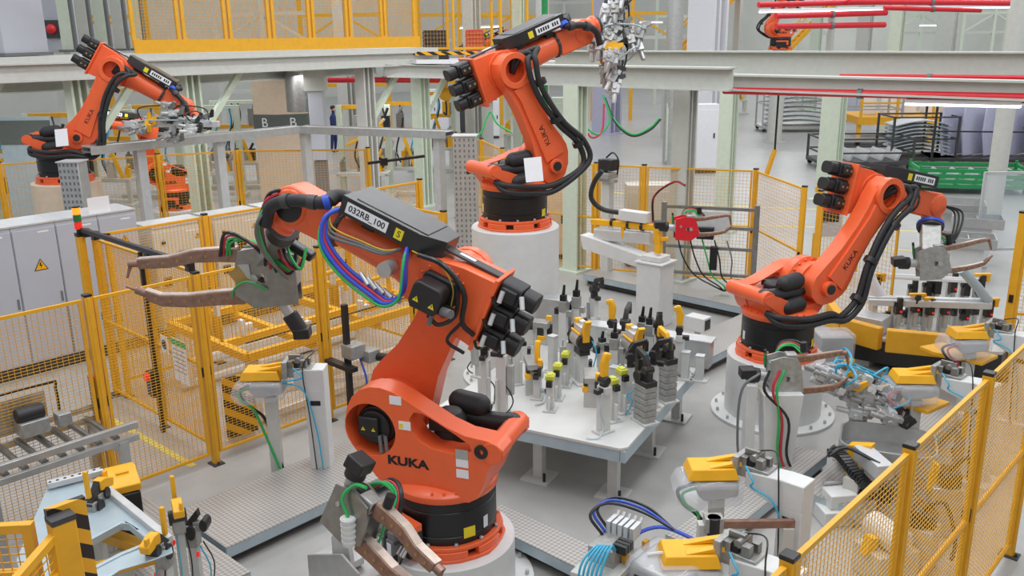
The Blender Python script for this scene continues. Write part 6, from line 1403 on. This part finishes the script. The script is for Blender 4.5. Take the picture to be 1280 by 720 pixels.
# ---- stations of the neighbouring line behind the platform
def line_station(px, dep, label, seed, h=2.6, w_=1.6):
    p = atd(px, 150, dep); rn = random.Random(seed); t = thing('assembly_station', label, 'machine', T(p.x, p.y, 0) @ RZ(R(43 + rn.uniform(-15, 15))))
    b = MB(); b.box((0, 0, .06), (w_, 1.0, .12)); b.box((0, 0, .75), (w_ * .9, .7, .1)); b.build('base', GPAINT, t, bevel=.01)
    for x in (-w_ * .42, w_ * .42):
        b = MB(); b.box((x, .3, h / 2), (.16, .16, h)); b.build('upright', COLG, t, bevel=.01)
        b = MB(); b.box((x, -.3, .4), (.1, .1, .7)); b.build('leg', GPAINT, t)
    for z in (h, h * .72): b = MB(); b.box((0, .3, z - .06), (w_ * .84, .12, .12)); b.build('crossbeam', COLG if rn.random() < .5 else YEL, t, bevel=.01)
    for i in range(9):
        x = rn.uniform(-.45, .45) * w_; z = rn.choice((.8, .8, h * .72)); s_ = rn.uniform(.12, .26)
        b = MB(); b.box((x, rn.uniform(-.25, .1), z + s_), (s_, s_ * .8, s_ * 2)); b.cyl((x, -.2, z + s_ * 2), (x + .1, -.2, z + s_ * 3), .04, n=8); b.build('clamp_module', [MACH, YEL2, STEEL, ALUL, CHAR][i % 5], t, bevel=.006)
    for i in range(3):
        x = rn.uniform(-.4, .4) * w_; b = MB(); b.tube([(x, .25, h - .1), (x + .1, 0, h * .8), (x - .1, -.1, h * .5), (x, -.1, .9)], .025, 6); b.build('hose', [BLKM, CYAN, BLKM][i], t)
    b = MB(); b.bar((w_ * .3, -.2, .8), (w_ * .1, -.25, h * .7), .1, .1); b.bar((w_ * .1, -.25, h * .7), (-w_ * .25, -.3, h * .6), .08, .08); b.build('swing_arm', YEL2, t, bevel=.01)
    return t
for i, (px, dep, lab) in enumerate([(12, 21.5, 'assembly station at the left edge behind the striped platform columns'), (62, 23, 'assembly station behind the back robot link arm'), (128, 24, 'assembly station right of the back robot link arm'), (185, 25.5, 'assembly station above the small orange robot'), (262, 25, 'assembly station right of the small orange robot'), (292, 27, 'assembly station left of the beige service tower'), (452, 24.5, 'assembly station right of the navy worker'), (496, 25.5, 'assembly station behind the right half of the cable tray'), (540, 30, 'assembly station left of the white machine panels'), (655, 34, 'assembly station behind the raised robot link arm'), (985, 52, 'far assembly station below the red rails'), (915, 50, 'far assembly station left of the red rails')]):
    line_station(px, dep, lab, i + 5)
t = thing('blue_partition', 'pale blue partition panel at the left edge behind the cabinets', 'partition', T(*atd(38, 200, 19).xy, 0) @ RZ(R(43))); b = MB(); b.box((0, 0, 1.45), (1.1, .06, 2.85)); b.build('panel', PALEB, t); b = MB(); b.box((0, -.04, 2.55), (1.1, .02, .5)); b.build('upper_band', SLATEG, t); b = MB(); b.box((0, 0, .03), (.9, .4, .06)); b.build('foot', GRYC, t)
bl_ = [(-19.3, 5.2), (-18.4, 5.7), (-17.2, 8.2), (-16.6, 9.6), (-14.6, 11.4)]
fence(bl_, .12, 2.2, ['yellow post left of the beige robot pedestal at the photo edge', 'second yellow post left of the beige robot pedestal', 'yellow post under the back robot gripper', 'yellow post in front of the small orange robot', 'yellow post below the bend of the cable tray'],
      ['short yellow mesh panel at the left edge behind the cabinets', 'yellow mesh panel behind the beige robot pedestal', 'yellow mesh panel left of the small orange robot', 'yellow mesh panel in front of the service tower'], 'mesh panels of the neighbouring cell', 'posts of the neighbouring cell', sx=.07, sz=.05)
fence([(-12.9, 13.6), (-14.5, 14.6), (-16.0, 15.2)], .12, 2.1, ['yellow post behind the perforated column', 'yellow post seen between tray and perforated column', 'yellow post right of the navy worker'], ['yellow mesh panel behind the right end of the cable tray', 'yellow mesh panel near the navy worker'], 'mesh panels behind the tray', 'posts behind the tray', sx=.07, sz=.06)
t = thing('swing_rail', 'black horizontal bar on the fence below the cable tray', 'rail', T(0, 0, 0)); b = MB(); b.bar(atd(460, 204, 17), atd(531, 195, 17), .07, .05); b.build('bar', BLKM, t); b = MB(); b.box(atd(480, 202, 17), (.1, .1, .14)); b.build('bracket', BLKM, t)
t = thing('swing_rail', 'black horizontal bar left of the robot on the tall pedestal', 'rail', T(0, 0, 0)); b = MB(); b.bar(atd(583, 216, 14.5), atd(612, 209, 14.5), .07, .05); b.build('bar', BLKM, t); b = MB(); b.box(atd(597, 213, 14.5), (.1, .1, .14)); b.build('bracket', BLKM, t)
# yellow stairs and mezzanine frames far away
def stair(px, py, dep, label):
    p = atd(px, py, dep); t = thing('access_stair', label, 'stairs', T(p.x, p.y, 0) @ RZ(R(43)))
    for s_ in (-.5, .5): b = MB(); b.bar((-1.5, s_, 3.0), (1.5, s_, 6.2), .12, .25); b.bar((-1.5, s_, 4.0), (1.5, s_, 7.2), .07, .07); b.build('stringer', YEL, t)
    for k in range(12): b = MB(); b.box((-1.4 + .25 * k, 0, 3.1 + .27 * k), (.25, .95, .04)); b.build('step', YEL, t)
    for x in (-1.5, 1.5): b = MB(); b.box((x, 0, 1.5 if x < 0 else 3.1), (.12, 1.0, 3.0 if x < 0 else 6.2)); b.build('support', GPAINT, t)
stair(878, 35, 38, 'yellow access stair left of the red rails')
stair(1010, 40, 58, 'distant yellow access stair behind the red rails')
def frame_bay(px, dep, label, w_=4.0, h=6.5, m=YEL):
    p = atd(px, 50, dep); t = thing('steel_bay', label, 'steel frame', T(p.x, p.y, 0) @ RZ(R(43)))
    for x in (-w_ / 2, 0, w_ / 2): b = MB(); b.box((x, 0, h / 2), (.18, .18, h)); b.build('upright', m, t)
    for z in (2.2, 4.2, 5.4, h): b = MB(); b.box((0, 0, z), (w_, .14, .16)); b.build('beam', m if z != 4.2 else GPAINT, t)
    b = MB(); b.bar((-w_ / 2, 0, 4.2), (0, 0, 5.4), .1, .1); b.bar((0, 0, 5.4), (w_ / 2, 0, 4.2), .1, .1); b.build('brace', m, t)
for i, (px, dep, m, lab) in enumerate([(575, 44, YEL, 'yellow steel bay behind the upper guard windows'), (640, 50, YEL, 'yellow steel bay behind the green pipe'), (790, 46, YEL, 'yellow steel bay right of the raised gripper'), (860, 56, COLG, 'pale steel bay behind the ribbed round column'), (1150, 60, COLG, 'pale steel bay below the top right rails'), (1240, 58, COLG, 'pale steel bay at the top right corner'), (1000, 64, GPAINT, 'grey steel bay far behind the red rails'), (130, 40, YEL, 'yellow steel bay behind the upper left panels'), (330, 38, GPAINT, 'grey steel bay behind the upper platform guards'), (430, 42, YEL, 'yellow steel bay behind the right end of the upper guards'), (705, 62, GPAINT, 'grey steel bay far behind the raised gripper')]):
    frame_bay(px, dep, lab, m=m)
# ---------------------------------------------------------------- camera, light
cd = bpy.data.cameras.new('camera'); cam = bpy.data.objects.new('camera', cd); col.objects.link(cam)
cd.sensor_fit = 'HORIZONTAL'; cd.sensor_width = 36; cd.lens = F / 1280 * 36; cd.clip_end = 300
mw = MX((CR, CU, -CF)).transposed().to_4x4(); mw.translation = CAM; cam.matrix_world = mw
scn.camera = cam
w = bpy.data.worlds.new('hall_light'); scn.world = w; w.use_nodes = True
w.node_tree.nodes['Background'].inputs[0].default_value = (.92, .95, 1, 1)
w.node_tree.nodes['Background'].inputs[1].default_value = WORLD_S
def area(name, p, sx, sy, e, rot=(0, 0, 0), c=(.97, .985, 1)):
    l = bpy.data.lights.new(name, 'AREA'); l.shape = 'RECTANGLE'; l.size = sx; l.size_y = sy; l.energy = e; l.color = c
    o = bpy.data.objects.new(name, l); col.objects.link(o); o.location = p; o.rotation_euler = rot; return o
for i, (x, y, e) in enumerate([(-2, 3, 1), (-7, 3, 1), (-3, 9, 1), (-8, 9, 1), (-13, 5, 1), (-13, 12, 1), (-5, 16, 1), (-13, 17, 1), (-3, 23, 1), (-10, 25, 1), (-18, 24, 1), (-8, 34, 1.1), (-18, 36, 1.1), (0, 32, 1.1), (-28, 34, 1.1), (-24, 14, 1.2), (-26, 22, 1.2), (-14, 48, 1.6), (-28, 52, 1.6), (-2, 46, 1.6), (-12, 60, 2), (-30, 62, 2)]):
    area('ceiling_lamp', (x, y, 9.5), 1.0, 5.0, LAMP_E * e)
scn.view_settings.view_transform = 'Standard'; scn.view_settings.look = 'None'; scn.view_settings.gamma = 1
scn.view_settings.use_curve_mapping = False; scn.view_settings.exposure = 0.0
scn.cycles.max_bounces = 6; scn.cycles.transparent_max_bounces = 12
for y in (5.5, 9, 12.5, 15.5):  # added fill lights that brighten the space below the slab, no fixtures modelled
    area('under_platform_fill', (PX0 - 1.5, y, 3.5), .5, 2.0, 45)
